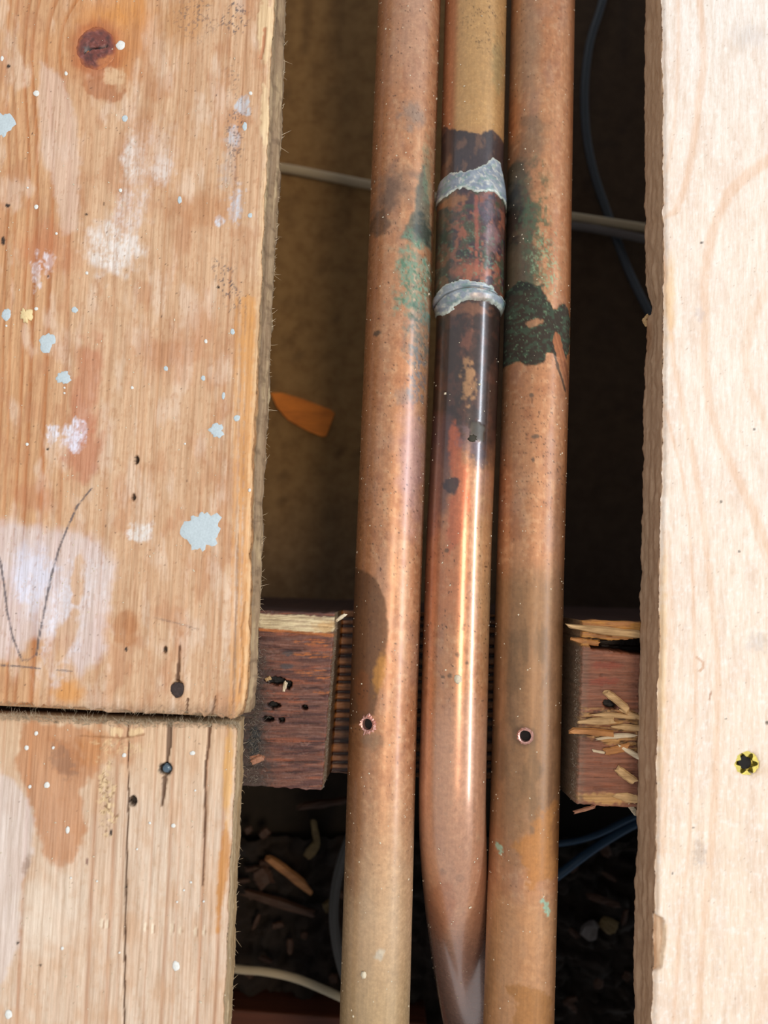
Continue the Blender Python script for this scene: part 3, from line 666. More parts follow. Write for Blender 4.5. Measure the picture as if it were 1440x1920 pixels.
# ------------------------------------------------------------------ joist
def build_joist():
    us = np.concatenate([np.linspace(-150, 440, 40)[:-1], np.arange(440, 1260, 2.0), np.linspace(1260, 1560, 20)])
    nv = 180; vs = np.linspace(0, 1, nv)
    Ug, Vg = np.meshgrid(us, vs)
    back = 1147+.030*(Ug-560)+2*(fbm(Ug/20, Ug*0, 401, 3)-.5)*2
    front = 1478+.055*(Ug-530)+2.5*(fbm(Ug/14, Ug*0, 402, 3)-.5)*2
    PY = back+(front-back)*Vg; PX = Ug
    W = U(PX, PY, -16.0); X, Y = W[..., 0], W[..., 1]
    T0 = -16.15
    Z = np.full(X.shape, T0)
    nx = 628-.074*(PY-1150)
    rx_ = 1093-.034*(PY-1215)
    notch = ss(-1, 8, PX-nx+3*(fbm(PY/6, PY*0, 403, 3)-.5))*ss(-1, 15, rx_-PX+3*(fbm(PY/6, PY*0+3, 404, 3)-.5))
    # right: lower split sliver behind the block
    backs = (PY < 1213+.05*(PX-1090)+2*(fbm(PX/9, PX*0, 411, 3)-.5)*2) & (PX > 1060)
    # saw ribs in notch floor
    rib = np.abs(np.sin(PY/20.0*math.pi+.9*(fbm(PY/40, PX*0, 405, 2)-.5)*4))*(.55+.45*vn(PY/17, PX*0, 408))
    zf = -38.9+(1.1*rib**.6*(.6+.6*fbm(PX/24, PY/9, 406, 3))-.3)*ss(.93, 1, notch)
    relief = -.5*fbm(PX/60, PY/4, 407, 4)-.35*ss(.55, .8, fbm(PX/70, PY/2.2, 417, 3))
    Z = Z*(1-notch)+zf*notch+relief*(1-notch)
    col = np.zeros(X.shape+(3,)); col[:] = lin((112, 68, 52))
    rgh = np.full(X.shape, .5)
    n = fbm(PX/45, PY/5, 421, 5)
    mix(col, (78, 42, 36), ss(.42, .62, n), .85); mix(col, (158, 84, 50), ss(.55, .75, fbm(PX/60, PY/5, 423, 5)), .6)
    mix(col, (52, 34, 30), ss(.55, .78, fbm(PX/70, PY/2.2, 417, 3)), .6)
    mix(col, (150, 110, 96), ss(.55, .75, fbm(PX/30, PY/3, 425, 4)), .4)
    left = PX < 700
    b = lambda *a, **k: blob(PX, PY, *a, **k)
    for x, y, rx1, ry1 in [(592, 1205, 40, 7), (600, 1230, 34, 5), (590, 1262, 30, 6), (608, 1270, 16, 4), (560, 1228, 22, 4), (596, 1300, 34, 4)]:
        mix(col, (206, 116, 46), b(x, y, rx1, ry1, soft=.8, rag=.9, sc=7)*ss(.4, .62, fbm(PX/30, PY/2.4, 457, 4)), .75)
    mix(col, (224, 204, 162), poly(PX, PY, [(470, 1151), (560, 1153), (629, 1158), (626, 1184), (572, 1188), (530, 1181), (470, 1176)], 1.5, 2.5, 7)*(0.55+.45*ss(.3, .6, fbm(PX/30, PY/2.5, 431, 4))), 1)
    mix(col, (206, 156, 90), b(610, 1175, 24, 14, soft=.6, rag=.5, sc=8), .6)
    mix(col, (188, 108, 44), line(PX, PY, [(484, 1180), (540, 1184), (628, 1192)], 2, 2, 1.5), .7)
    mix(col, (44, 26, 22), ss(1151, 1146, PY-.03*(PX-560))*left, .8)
    # grime beside the board edge on the left block
    mix(col, (60, 50, 44), left*ss(518, 478, PX+14*(fbm(PX/7, PY/7, 433, 3)-.5)*2+.04*(1300-PY))*ss(1180, 1230, PY), .85)
    mix(col, (30, 34, 36), b(476, 1390, 16, 40, soft=.5, rag=.8, sc=9), .9)
    mix(col, (60, 66, 70), b(540, 1226, 14, 5, soft=.6, rag=.6, sc=6)+b(536, 1250, 14, 5, soft=.6, rag=.6, sc=6), .7)
    mix(col, (196, 128, 92), b(480, 1422, 14, 6, -10, soft=.2, rag=.4, sc=5), .8)
    holes = np.zeros(X.shape)
    for x, y, rx1, ry1, ro in [(518, 1277, 22, 8, 4), (540, 1284, 7, 9, 0), (512, 1323, 12, 7, 0), (571, 1327, 6, 5, 0), (502, 1349, 11, 6, 0), (527, 1351, 6, 5, 0), (1145, 1322, 14, 9, 10)]:
        holes = np.maximum(holes, b(x, y, rx1, ry1, ro, soft=.25, rag=.35, sc=5))
    mix(col, (12, 10, 9), holes, .97)
    # right block
    right = PX > 1060
    mix(col, (176, 114, 84), right*1.0*(.5+.5*fbm(PX/40, PY/3, 441, 4)), .6)
    mix(col, (158, 70, 50), b(1140, 1248, 34, 8, soft=.6, rag=.6, sc=8)+b(1130, 1278, 34, 8, soft=.6, rag=.6, sc=8), .6)
    torn = poly(PX, PY, [(1086, 1325), (1130, 1330), (1200, 1335), (1210, 1420), (1150, 1398), (1080, 1380)], 4, 6, 8)*right
    mix(col, (206, 158, 98), torn*ss(.35, .6, fbm(PX/20, PY/3, 443, 4)), .9)
    mix(col, (60, 40, 26), torn*ss(.58, .7, fbm(PX/16, PY/3, 445, 4)), .8)
    mix(col, (214, 168, 104), b(1130, 1498, 60, 12, 3, soft=.5, rag=.5, sc=7)*right, .8)
    sliver = backs.astype(float)
    mix(col, (206, 146, 72), sliver*(.5+.5*ss(.35, .6, fbm(PX/25, PY/3, 447, 3))), .95)
    hole2 = poly(PX, PY, [(1108, 1209), (1136, 1203), (1165, 1202), (1240, 1196), (1240, 1233), (1160, 1222), (1110, 1216)], 1.2, 2, 7)
    slit = line(PX, PY, [(1080, 1196), (1120, 1199), (1160, 1206)], [1.0, 1.4, 1], 1, 1)
    slit = np.maximum(slit, .8*line(PX, PY, [(1074, 1180), (1110, 1184), (1150, 1192)], .8, 1, 1))
    mix(col, (14, 10, 8), np.maximum(hole2, slit), .97)
    mix(col, (12, 10, 9), holes, .97)
    Z = Z-backs*(1-notch)*1.0-holes*3-12*hole2-1.5*slit-torn*(1.6*fbm(PX/18, PY/3.5, 449, 3)-.6)
    # notch floor and walls
    fl = ss(-33, -36, Z)
    mix(col, (86, 46, 22), notch, 1)
    mix(col, (176, 112, 56), notch*ss(.3, .8, rib)*fl, .85); mix(col, (40, 18, 10), notch*ss(.5, .1, rib)*fl, .8)
    mix(col, (140, 120, 96), ss(.0, .1, notch)*ss(-37.5, -35, Z)*(.5+.6*fbm(PX/3, PY/3, 453, 3)), .95)
    mix(col, (128, 116, 100), ss(16, 4, np.abs(PX-rx_-2))*right*(PY > 1212)*.6*fbm(PX/3, PY/3, 455, 3), 1)
    rgh = rgh*(1-notch*fl)+.17*notch*fl
    wall = ss(.3, 0, np.abs(notch-.5))
    # skirts down both long faces
    def skirt(row, depths):
        out = []
        for dd in depths:
            r = W[row].copy(); r[:, 2] = np.minimum(Z[row]-.3, dd); out.append(r)
        return out
    V = np.stack([X, Y, Z], -1)
    dps = [-24, -38.9, -60, -90, ZC+.2]
    A_ = skirt(0, dps)[::-1]; B_ = skirt(-1, dps)
    for k, a in enumerate(A_): a[:, 2] = [ZC+.2, -90, -60, -39.5, -24][k] if k < 3 else np.minimum(Z[0]-.3, [0, 0, 0, -39.5, -24][k])
    for k, a in enumerate(B_): a[:, 2] = [-24, -39.5, -60, -90, ZC+.2][k] if k > 1 else np.minimum(Z[-1]-.3, [-24, -39.5][k])
    V = np.concatenate([np.array(A_), V, np.array(B_)], 0)
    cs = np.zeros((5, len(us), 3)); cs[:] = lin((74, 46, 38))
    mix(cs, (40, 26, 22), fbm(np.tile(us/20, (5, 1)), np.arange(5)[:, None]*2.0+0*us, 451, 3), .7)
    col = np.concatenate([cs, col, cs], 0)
    aux = np.zeros(V.shape); aux[..., 1] = .75; aux[5:-5, :, 1] = rgh
    q = gridq(V.shape[0], V.shape[1])[:, ::-1]
    nr, nc = V.shape[:2]
    o = mesh_obj('floor_joist', V, None, M_joist, col=col/1.0, aux=aux, quads=q)
    # close ends and underside so it reads as solid timber
    tag(o, 'reddish brown timber joist crossing under the boards, notched and scorched around the pipes', 'joist')
    return o
joist = build_joist()

# ------------------------------------------------------------------ pipes
ZP = -27.0; RP = 11.0
def catmull(pts, n):
    pts = np.asarray(pts, float); P_ = np.vstack([2*pts[0]-pts[1], pts, 2*pts[-1]-pts[-2]]); out = []
    for i in range(1, len(P_)-2):
        p0, p1, p2, p3 = P_[i-1:i+3]
        for k in range(n):
            t = k/n; out.append(.5*((2*p1)+(-p0+p2)*t+(2*p0-5*p1+4*p2-p3)*t*t+(-p0+3*p1-3*p2+p3)*t**3))
    out.append(P_[-2]); return np.array(out)
def resample(pts, step):
    d = np.r_[0, np.cumsum(np.linalg.norm(np.diff(pts, axis=0), axis=1))]
    n = int(d[-1]/step)+1; s = np.linspace(0, d[-1], n)
    return np.stack([np.interp(s, d, pts[:, k]) for k in range(3)], -1)
def frames(path, up=(0, 0, 1)):
    t = np.gradient(path, axis=0); t /= np.linalg.norm(t, axis=1)[:, None]
    side = np.cross(np.array(up, float), t); bad = np.linalg.norm(side, axis=1) < 1e-3
    side[bad] = (1, 0, 0); side /= np.linalg.norm(side, axis=1)[:, None]
    return t, side, np.cross(t, side)
def tube(path, r, n=12, phi=None):
    """rings around the path; phi measured from the upper side, + to the right of travel"""
    t, sd, upv = frames(path)
    if phi is None: phi = np.arange(n)*2*math.pi/n
    r = np.broadcast_to(np.asarray(r, float), (len(path),))
    return path[:, None]+r[:, None, None]*(np.sin(phi)[None, :, None]*sd[:, None]+np.cos(phi)[None, :, None]*upv[:, None])
def tube_obj(name, pts, r, mat, parent=None, n=12, sub=10, step=None):
    p = catmull(pts, sub); 
    if step: p = resample(p, step)
    V = tube(p, r, n)
    m_ = len(p)
    return mesh_obj(name, V, [tuple(range(n))[::-1], tuple(range((m_-1)*n, m_*n))], mat, parent=parent, quads=gridq(m_, n, True))
PHI = np.concatenate([np.linspace(-math.pi, -math.pi/2, 14)[:-1], np.linspace(-math.pi/2, math.pi/2, 112)[:-1], np.linspace(math.pi/2, math.pi, 14)[:-1]])

def pipe_body(name, path, rad, paint, parent=None, step=.42, end_caps=True, raw=False):
    p = path if raw else resample(path, step)
    r = rad(p) if callable(rad) else np.full(len(p), rad)
    V = tube(p, r, phi=PHI)
    # chart: row = where the axis lies, u = lateral position -1..1 (unrolled beyond)
    pxa, pya = P(p[:, 0], p[:, 1], p[:, 2])
    ph = PHI[None, :]+0*pya[:, None]
    u = np.where(np.abs(ph) <= math.pi/2, np.sin(ph), np.sign(ph)*(1+(np.abs(ph)-math.pi/2)))
    Yc = pya[:, None]+0*ph; Xc = pxa[:, None]+u*62
    col, aux, dr = paint(Xc, Yc, u, ph)
    t, sd, upv = frames(p)
    nrm = (V-p[:, None])/r[:, None, None]
    V = V+nrm*dr[..., None]
    m_, n = V.shape[:2]
    fc = [tuple(range(n))[::-1], tuple(range((m_-1)*n, m_*n))]
    return mesh_obj(name, V, fc, M_cu, parent=parent, col=col, aux=aux, quads=gridq(m_, n, True)), p
def axis_pts(lst):
    return np.array([U(a[0], a[1], a[2] if len(a) > 2 else ZP) for a in lst])

def base_copper(X, Y, u, seed, c0=(206, 146, 108), c1=(186, 118, 74)):
    col = np.zeros(X.shape+(3,)); col[:] = lin(c0)
    mix(col, c1, fbm(X/26, Y/120, seed, 4), 1.0)
    mix(col, (226, 176, 138), ss(.5, .75, fbm(X/7, Y/9, seed+2, 5)), .35)
    mix(col, (160, 92, 54), ss(.52, .78, fbm(X/14, Y/22, seed+4, 5)), .45)
    mix(col, (170, 130, 118), ss(.5, .8, fbm(X/30, Y/60, seed+6, 4)), .35)
    return col
def specks(col, X, Y, dens, seed, rgb=(70, 44, 32), m=1.0, a=.8):
    mix(col, rgb, speck(X, Y, 3.4, dens, seed)*m, a)
def tone(col, k=.12, tint=(1.0, 1.04, .92)):
    g = (col*np.array([.35, .5, .15])).sum(-1, keepdims=True); return (col*(1-k)+g*k)*np.array(tint)
def fin(X, met, rgh, bmp):
    met = met*.72; rgh = rgh+.05
    a = np.zeros(X.shape+(3,)); a[..., 0] = met; a[..., 1] = rgh; a[..., 2] = bmp; return a

def paint1(X, Y, u, ph):
    s = 500; col = base_copper(X, Y, u, s)
    b = lambda *a, **k: blob(X, Y, *a, **k)
    # X is axis + u*62 ; edges of the pipe are at u=+-1
    met = np.full(X.shape, .72); rgh = np.full(X.shape, .40); bmp = np.full(X.shape, .15); dr = 0*X
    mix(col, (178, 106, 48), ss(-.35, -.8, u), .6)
    mix(col, (196, 150, 132), b(775, 90, 40, 200, soft=.7, rag=.3, sc=30), .5)
    mix(col, (124, 96, 84), b(735, 380, 40, 60, 30, soft=.6, rag=.6, sc=16), .7)
    mix(col, (88, 66, 50), b(705, 440, 26, 24, soft=.5, rag=.7, sc=12), .7)
    mix(col, (96, 70, 56), b(730, 400, 16, 50, 12, soft=.6, rag=.7, sc=10), .55)
    g1 = poly(X, Y, [(796, 330), (806, 400), (812, 480), (752, 474), (764, 445), (778, 410), (782, 360)], 4, 6, 10)
    mix(col, (62, 84, 76), g1, .8); met = met*(1-.7*g1)
    mix(col, (34, 50, 46), b(792, 448, 20, 30, soft=.5, rag=.7, sc=8), .8)
    mix(col, (112, 150, 128), b(800, 345, 10, 60, soft=.6, rag=.8, sc=9), .4)
    g2 = b(776, 545, 42, 80, soft=.6, rag=.7, sc=12); sp_ = ss(.38, .6, fbm(X/4, Y/5, s+11, 4))
    mix(col, (112, 130, 116), g2, .5); mix(col, (120, 158, 144), g2*sp_, .8); met = met*(1-.7*g2*sp_); rgh = rgh+.25*g2*sp_
    mix(col, (70, 120, 100), g2*ss(.55, .7, fbm(X/5, Y/6, s+13, 4)), .7)
    g3 = b(786, 650, 30, 70, soft=.6, rag=.6, sc=12)
    mix(col, (84, 104, 106), g3*(.5+.5*sp_), .75); met = met*(1-.5*g3)
    mix(col, (116, 122, 136), b(782, 730, 20, 60, soft=.6, rag=.7, sc=9)*sp_, .7)
    mix(col, (120, 120, 124), b(770, 250, 26, 30, soft=.6, rag=.7, sc=12), .5)
    mix(col, (72, 66, 60), b(707, 641, 8, 6, soft=.4, rag=.5, sc=5), .8)
    mix(col, (176, 136, 148), b(770, 880, 34, 130, soft=.7, rag=.4, sc=24), .55)
    mix(col, (134, 118, 118), b(756, 758, 22, 18, soft=.6, rag=.7, sc=9), .5)
    st = poly(X, Y, [(655, 1065), (690, 1075), (706, 1088), (722, 1120), (727, 1180), (722, 1230), (712, 1270), (704, 1330), (655, 1360)], 3, 3, 12)
    mix(col, (112, 72, 44), st, .85); rgh = rgh+.08*st
    mix(col, (196, 130, 44), b(712, 1255, 12, 40, 12, soft=.5, rag=.4, sc=10), .8)
    mix(col, (150, 84, 36), b(680, 1290, 16, 50, soft=.5, rag=.5, sc=10), .6)
    mix(col, (138, 96, 62), b(690, 1390, 44, 60, soft=.7, rag=.4, sc=18)*ss(0, -.9, u), .5)
    # paler, duller towards the near end
    pale = ss(1380, 1720, Y); mix(col, (204, 172, 138), pale, .7); mix(col, (178, 148, 106), ss(1700, 1900, Y), .55); met = met*(1-.35*pale)
    mix(col, (150, 92, 48), b(665, 1540, 22, 160, soft=.7, rag=.4, sc=20), .6)
    mix(col, (206, 200, 196), b(712, 1758, 10, 12, soft=.5, rag=.6, sc=6), .6)
    mix(col, (128, 104, 84), b(704, 1376, 24, 22, soft=.6, rag=.5, sc=10), .5)
    specks(col, X, Y, .80, s+21, m=ss(2000, 1100, Y)); specks(col, X, Y, .70, s+23, m=b(700, 960, 40, 90, soft=.8, rag=.3), a=.45)
    hol = b(*H1, 13, 13, soft=.12, rag=.05); inner = b(*H1, 11, 11, soft=.1, rag=.02)
    dr = dr-7*ss(.5, .95, inner); mix(col, (6, 6, 6), inner, 1); met = met*(1-inner)  # hole interior coloured black for the darkness inside the pipe
    return tone(col), fin(X, met, rgh, bmp), dr
H1 = (689, 1358)
def hole_chart(hx, hy, axis):
    p = resample(axis, .42); pxa, pya = P(p[:, 0], p[:, 1], p[:, 2]); xa = np.interp(hy, pya[::-1] if pya[0] > pya[-1] else pya, pxa[::-1] if pya[0] > pya[-1] else pxa)
    W = U(hx, hy, ZP+9.5); W2 = U(xa, hy, ZP)
    return xa, W
A1 = axis_pts([(788, -700), (771, -90), (768, 0), (757, 300), (748, 560), (737, 850), (728, 1080), (718, 1360), (710, 1640), (702, 1920), (697, 2080), (672, 3000)])
A3 = axis_pts([(1028, -700), (1020, -90), (1018, 0), (1011, 350), (1006, 640), (1000, 850), (993, 1100), (987, 1370), (981, 1600), (972, 1920), (967, 2080), (938, 3000)])
A2 = axis_pts([(908, -700), (894, -90), (892, 0), (885, 300), (879, 560), (870, 800), (861, 1000), (855, 1200), (850, 1400), (848, 1500, ZP-.2), (850, 1590, ZP-3), (857, 1690, ZP-11), (868, 1790, ZP-23), (882, 1890, ZP-40), (896, 1960, ZP-60), (904, 2000, ZP-85), (905, 2010, ZP-118)])
A1 = catmull(A1, 12); A2 = catmull(A2, 12); A3 = catmull(A3, 12)

def surf(axis, hx, hy, rad=RP):
    """point on the pipe's upper surface seen at hx,hy; returns point, u, axis row"""
    p = resample(axis, .3); C0 = np.array([0, 0, H]); d = U(hx, hy, 0)-C0; d = d/np.linalg.norm(d)
    best = None
    for tt in np.linspace(H-20, H+70, 900):
        q = C0+d*tt; k = np.argmin(np.sum((p-q)**2, 1)); ds = np.linalg.norm(p[k]-q)
        if ds <= rad: best = (q, k); break
    if best is None:
        return None
    q, k = best; t, sd, upv = frames(p); n = (q-p[k])/np.linalg.norm(q-p[k])
    u = float(n@sd[k]); px, py = P(*p[k])
    return q, n, u, float(py), float(px), t[k]
s1 = surf(A1, 689, 1358); H1 = (s1[4]+s1[2]*62, s1[3])
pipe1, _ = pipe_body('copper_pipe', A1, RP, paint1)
tag(pipe1, 'leftmost of the three copper pipes, green tarnish beside the joint, drilled hole near the joist', 'pipe')

def paint3(X, Y, u, ph):
    s = 700; col = base_copper(X, Y, u, s, (196, 138, 98), (180, 112, 70))
    b = lambda *a, **k: blob(X, Y, *a, **k)
    met = np.full(X.shape, .68); rgh = np.full(X.shape, .47); bmp = np.full(X.shape, .15); dr = 0*X
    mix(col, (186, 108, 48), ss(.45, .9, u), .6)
    mix(col, (150, 122, 104), b(975, 100, 30, 180, soft=.7, rag=.3, sc=30), .5)
    mix(col, (110, 90, 74), b(985, 290, 30, 60, soft=.6, rag=.6, sc=16), .55)
    gg = poly(X, Y, [(938, 320), (975, 330), (985, 380), (1000, 440), (990, 470), (1000, 520), (985, 560), (935, 570)], 8, 12, 16)
    mix(col, (58, 62, 50), gg, .85); met = met*(1-.7*gg)
    mix(col, (26, 24, 22), b(952, 420, 26, 60, soft=.5, rag=.6, sc=12), .85)
    gs = b(995, 460, 34, 130, soft=.7, rag=.6, sc=14)*ss(.4, .62, fbm(X/5, Y/7, s+11, 4))
    mix(col, (66, 96, 72), gs, .7)
    gs2 = b(1010, 520, 30, 70, soft=.7, rag=.8, sc=10)*ss(.52, .62, fbm(X/3.4, Y/4, s+12, 4)); mix(col, (140, 172, 140), gs2, .7)
    dk = poly(X, Y, [(930, 558), (965, 548), (985, 552), (1005, 562), (1018, 580), (1024, 600), (1036, 586), (1050, 584), (1062, 604), (1068, 640), (1062, 672), (1048, 690), (1030, 684), (1016, 682), (1000, 700), (984, 704), (966, 694), (945, 694), (928, 690)], 2.2, 10, 15)
    hole = b(992, 625, 17, 9, -18, soft=.3, rag=.5, sc=8)
    dk = dk*(1-.8*hole)
    mix(col, (24, 30, 26), dk, .94); mix(col, (62, 88, 70), dk*ss(.5, .68, fbm(X/8, Y/5, s+15, 5)), .6); mix(col, (110, 140, 112), dk*speck(X, Y, 3, .74, s+16), .6)
    met = met*(1-.85*dk); rgh = rgh+.28*dk; bmp = bmp+.6*dk; dr = dr+.10*dk
    sc_ = poly(X, Y, [(1029, 640), (1038, 644), (1046, 672), (1058, 700), (1064, 738), (1056, 742), (1044, 712), (1030, 680), (1024, 656)], 1.2, 2, 6)
    mix(col, (188, 116, 76), sc_, .95); mix(col, (150, 84, 52), sc_*ss(.5, .7, vn((X-.35*Y)/3, Y*0, 9)), .6); met = met+.5*sc_*(1-met)
    mix(col, (50, 44, 38), line(X, Y, [(1024, 668), (1034, 700), (1046, 728), (1052, 742)], [1, 2, 1.6, .6], 1.5, 1.5), .8)
    specks(col, X, Y, .74, s+21, m=b(1005, 860, 60, 190, soft=.8, rag=.3)); specks(col, X, Y, .82, s+23, a=.6)
    mix(col, (90, 74, 66), b(985, 756, 5, 5, soft=.4)+b(992, 830, 8, 4, -10, soft=.4)+b(988, 872, 3, 6, soft=.4), .8)
    ol = ss(1035, 1110, Y+10*(fbm(X/14, Y/14, s+31, 3)-.5))*ss(1660, 1480, Y+40*(fbm(X/18, Y/18, s+33, 4)-.5)*2)
    mix(col, (146, 106, 70), ol, .8); mix(col, (112, 82, 54), ol*ss(.45, .7, fbm(X/18, Y/60, s+35, 4)), .6)
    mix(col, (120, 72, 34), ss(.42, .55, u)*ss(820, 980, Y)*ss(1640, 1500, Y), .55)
    gd = poly(X, Y, [(1002, 1500), (1036, 1490), (1042, 1560), (1040, 1630), (1012, 1625), (985, 1640), (972, 1600), (950, 1560), (985, 1540)], 6, 14, 12)
    mix(col, (186, 118, 40), gd, .75); mix(col, (132, 76, 20), b(1036, 1545, 18, 60, soft=.5, rag=.5, sc=10), .7)
    ng = ss(1620, 1700, Y); mix(col, (196, 142, 96), ng, .6)
    gp = poly(X, Y, [(940, 1822), (970, 1812), (1000, 1820), (1020, 1845), (1026, 1900), (1010, 1925), (975, 1915), (950, 1895), (958, 1850)], 3, 8, 9)
    mix(col, (168, 108, 38), gp, .75)
    for x, y, r1, r2_, ro in [(932, 1578, 5, 13, -20), (1012, 1678, 6, 16, -15), (1004, 1664, 8, 5, 0)]:
        q = b(x, y, r1, r2_, ro, soft=.3, rag=.7, sc=4); mix(col, (150, 184, 166), q, .9); met = met*(1-.8*q)
    inner = b(*H3, 11.5, 11.5, soft=.1, rag=.02)
    mix(col, (84, 58, 40), b(*H3, 22, 22, soft=.4, rag=.2), .6)
    dr = dr-7*ss(.5, .95, inner); mix(col, (6, 6, 6), inner, 1); met = met*(1-inner)  # inside of the hole blackened in the colour, as its shade
    return tone(col), fin(X, met, rgh, bmp), dr
s3 = surf(A3, 985, 1380); H3 = (s3[4]+s3[2]*62, s3[3])
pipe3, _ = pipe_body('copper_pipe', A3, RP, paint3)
tag(pipe3, 'rightmost copper pipe, black-green corrosion patch halfway up and a drilled hole lower down', 'pipe')

def paint2(X, Y, u, ph):
    s = 900; col = base_copper(X, Y, u, s, (204, 142, 100), (190, 118, 74))
    b = lambda *a, **k: blob(X, Y, *a, **k)
    met = np.full(X.shape, .74); rgh = np.full(X.shape, .27); bmp = np.full(X.shape, .10); dr = 0*X
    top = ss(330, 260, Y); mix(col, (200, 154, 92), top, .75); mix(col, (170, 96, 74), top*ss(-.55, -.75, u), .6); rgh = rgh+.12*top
    mix(col, (150, 136, 96), b(930, 150, 18, 60, soft=.6, rag=.5, sc=10), .5)
    specks(col, X, Y, .70, s+21, m=b(905, 60, 60, 100, soft=.8, rag=.3), a=.7)
    bl = poly(X, Y, [(815, 240), (836, 262), (850, 274), (872, 280), (895, 285), (912, 272), (925, 272), (942, 278), (960, 250), (960, 420), (815, 420)], 2, 5, 9)
    mix(col, (38, 38, 54), bl, .94); mix(col, (120, 84, 70), bl*ss(.52, .7, fbm(X/12, Y/20, s+3, 4)), .7); met = met*(1-.3*bl)
    # burnt length below the joint
    cut = 770+120*fbm(X/26, X*0, s+5, 3)+60*ss(-.1, .6, u)-50*ss(.2, -.6, -u)
    dk = ss(575, 585, Y)*ss(40, -40, Y-cut-30*(fbm(X/14, Y/18, s+7, 4)-.5)*2)
    mix(col, (30, 24, 32), dk, .94); mix(col, (92, 54, 44), dk*ss(.5, .68, fbm(X/12, Y/16, s+9, 5)), .6); mix(col, (186, 132, 86), b(872, 730, 14, 42, soft=.6, rag=.9, sc=8), .75)
    mix(col, (150, 84, 62), b(868, 655, 12, 30, 15, soft=.6, rag=.7, sc=8), .5); mix(col, (150, 92, 62), b(870, 600, 50, 12, soft=.5, rag=.7, sc=8), .6)
    met = met*(1-.25*dk)
    mix(col, (96, 66, 72), poly(X, Y, [(800, 780), (840, 790), (842, 900), (835, 960), (800, 1020), (790, 1000)], 10, 12, 16), .8)
    mix(col, (196, 90, 48), poly(X, Y, [(848, 800), (858, 830), (858, 860), (872, 900), (874, 960), (860, 1010), (836, 1040), (834, 960), (848, 920), (836, 880), (838, 820)], 5, 8, 10), .75)
    mix(col, (60, 48, 56), b(842, 918, 17, 19, soft=.3, rag=.6, sc=9), .9); mix(col, (74, 62, 74), b(892, 860, 18, 26, soft=.5, rag=.7, sc=9), .8)
    mix(col, (120, 92, 104), b(872, 835, 20, 30, soft=.5, rag=.7, sc=9), .6)
    mix(col, (150, 104, 100), b(900, 930, 18, 60, soft=.6, rag=.5, sc=10), .5)
    mix(col, (190, 104, 62), b(835, 1080, 44, 110, soft=.7, rag=.3, sc=20), .45)
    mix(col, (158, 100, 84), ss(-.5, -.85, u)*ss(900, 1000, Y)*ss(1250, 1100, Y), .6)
    mix(col, (206, 164, 116), b(905, 1080, 22, 200, soft=.7, rag=.3, sc=20), .5)
    specks(col, X, Y, .80, s+23, m=ss(920, 1000, Y)*ss(1500, 1250, Y), a=.85)
    for x, y, r_ in [(833, 1035, 5), (862, 1175, 4), (864, 1168, 3), (852, 1222, 5), (869, 1236, 4), (838, 1260, 5), (826, 1263, 4), (841, 1395, 5), (853, 1417, 3.5), (855, 1448, 3), (883, 1500, 4), (818, 1624, 5), (825, 1594, 7), (855, 1603, 9), (882, 1528, 3)]:
        mix(col, (92, 66, 46), b(x, y, r_, r_*.9, soft=.4, rag=.3, sc=4), .75)
    pk = ss(1270, 1380, Y); mix(col, (206, 150, 126), pk, .65); met = met*(1-.15*pk); mix(col, (150, 112, 110), ss(1650, 1760, Y), .7); rgh = rgh-.06*ss(1650, 1760, Y)
    mix(col, (180, 100, 58), b(820, 1660, 26, 60, 10, soft=.5, rag=.4, sc=16), .5)
    fl = poly(X, Y, [(876, 800), (900, 806), (904, 816), (898, 834), (882, 834), (874, 822)], 2, 5, 7); mix(col, (70, 62, 50), fl, .8); rgh = rgh+.2*fl; met = met*(1-.6*fl); dr = dr+.12*fl
    return tone(col), fin(X, met, rgh, bmp), dr
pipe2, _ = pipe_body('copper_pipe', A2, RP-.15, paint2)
tag(pipe2, 'middle copper pipe with a soldered coupling and burnt patina, bending down at its near end', 'pipe')

# coupling, solder collars (parts of the middle pipe)
def sub_axis(axis, y0, y1, step=.33):
    p = resample(axis, step); px, py = P(p[:, 0], p[:, 1], p[:, 2]); k = (py >= y0) & (py <= y1); return p[k]
def paint_c(X, Y, u, ph):
    s = 1100; col = np.zeros(X.shape+(3,)); col[:] = lin((112, 70, 58))
    n = fbm(X/16, Y/18, s, 5); mix(col, (66, 50, 62), ss(.45, .62, n), .9)
    mix(col, (170, 92, 58), ss(.52, .66, fbm(X/13, Y/16, s+2, 5)), .85); mix(col, (62, 82, 60), ss(.54, .68, fbm(X/12, Y/15, s+4, 5)), .75)
    mix(col, (66, 84, 66), ss(-.3, -.8, u), .6); mix(col, (150, 110, 120), blob(X, Y, 915, 465, 18, 26, soft=.5, rag=.6, sc=9), .6)
    mix(col, (96, 84, 104), blob(X, Y, 905, 420, 24, 26, soft=.5, rag=.6, sc=9), .6)
    mix(col, (170, 108, 56), blob(X, Y, 846, 402, 28, 12, soft=.4, rag=.5, sc=9), .8)
    mix(col, (186, 84, 56), line(X, Y, [(885, 400), (886, 480), (886, 545)], 1.5, 3, 2), .55)
    mix(col, (180, 98, 60), blob(X, Y, 870, 532, 40, 12, soft=.5, rag=.5, sc=8), .6)
    mix(col, (104, 146, 118), speck(X, Y, 5, .70, s+6)*ss(380, 520, Y), .55)
    for x in (856, 868, 885, 894, 914):   # worn stamp of small rings
        q = blob(X, Y, x, 503, 6, 9, soft=.15, rag=.05)-blob(X, Y, x, 503, 3.4, 6, soft=.2, rag=.05)
        mix(col, (44, 56, 50), q, .7)
    dr = .10*(n-.5)
    return tone(col, .2, (1, 1, .97)), fin(X, .5, .34, .3), dr
cp_path = sub_axis(A2, 366, 566)
t_ = np.linspace(0, 1, len(cp_path)); 
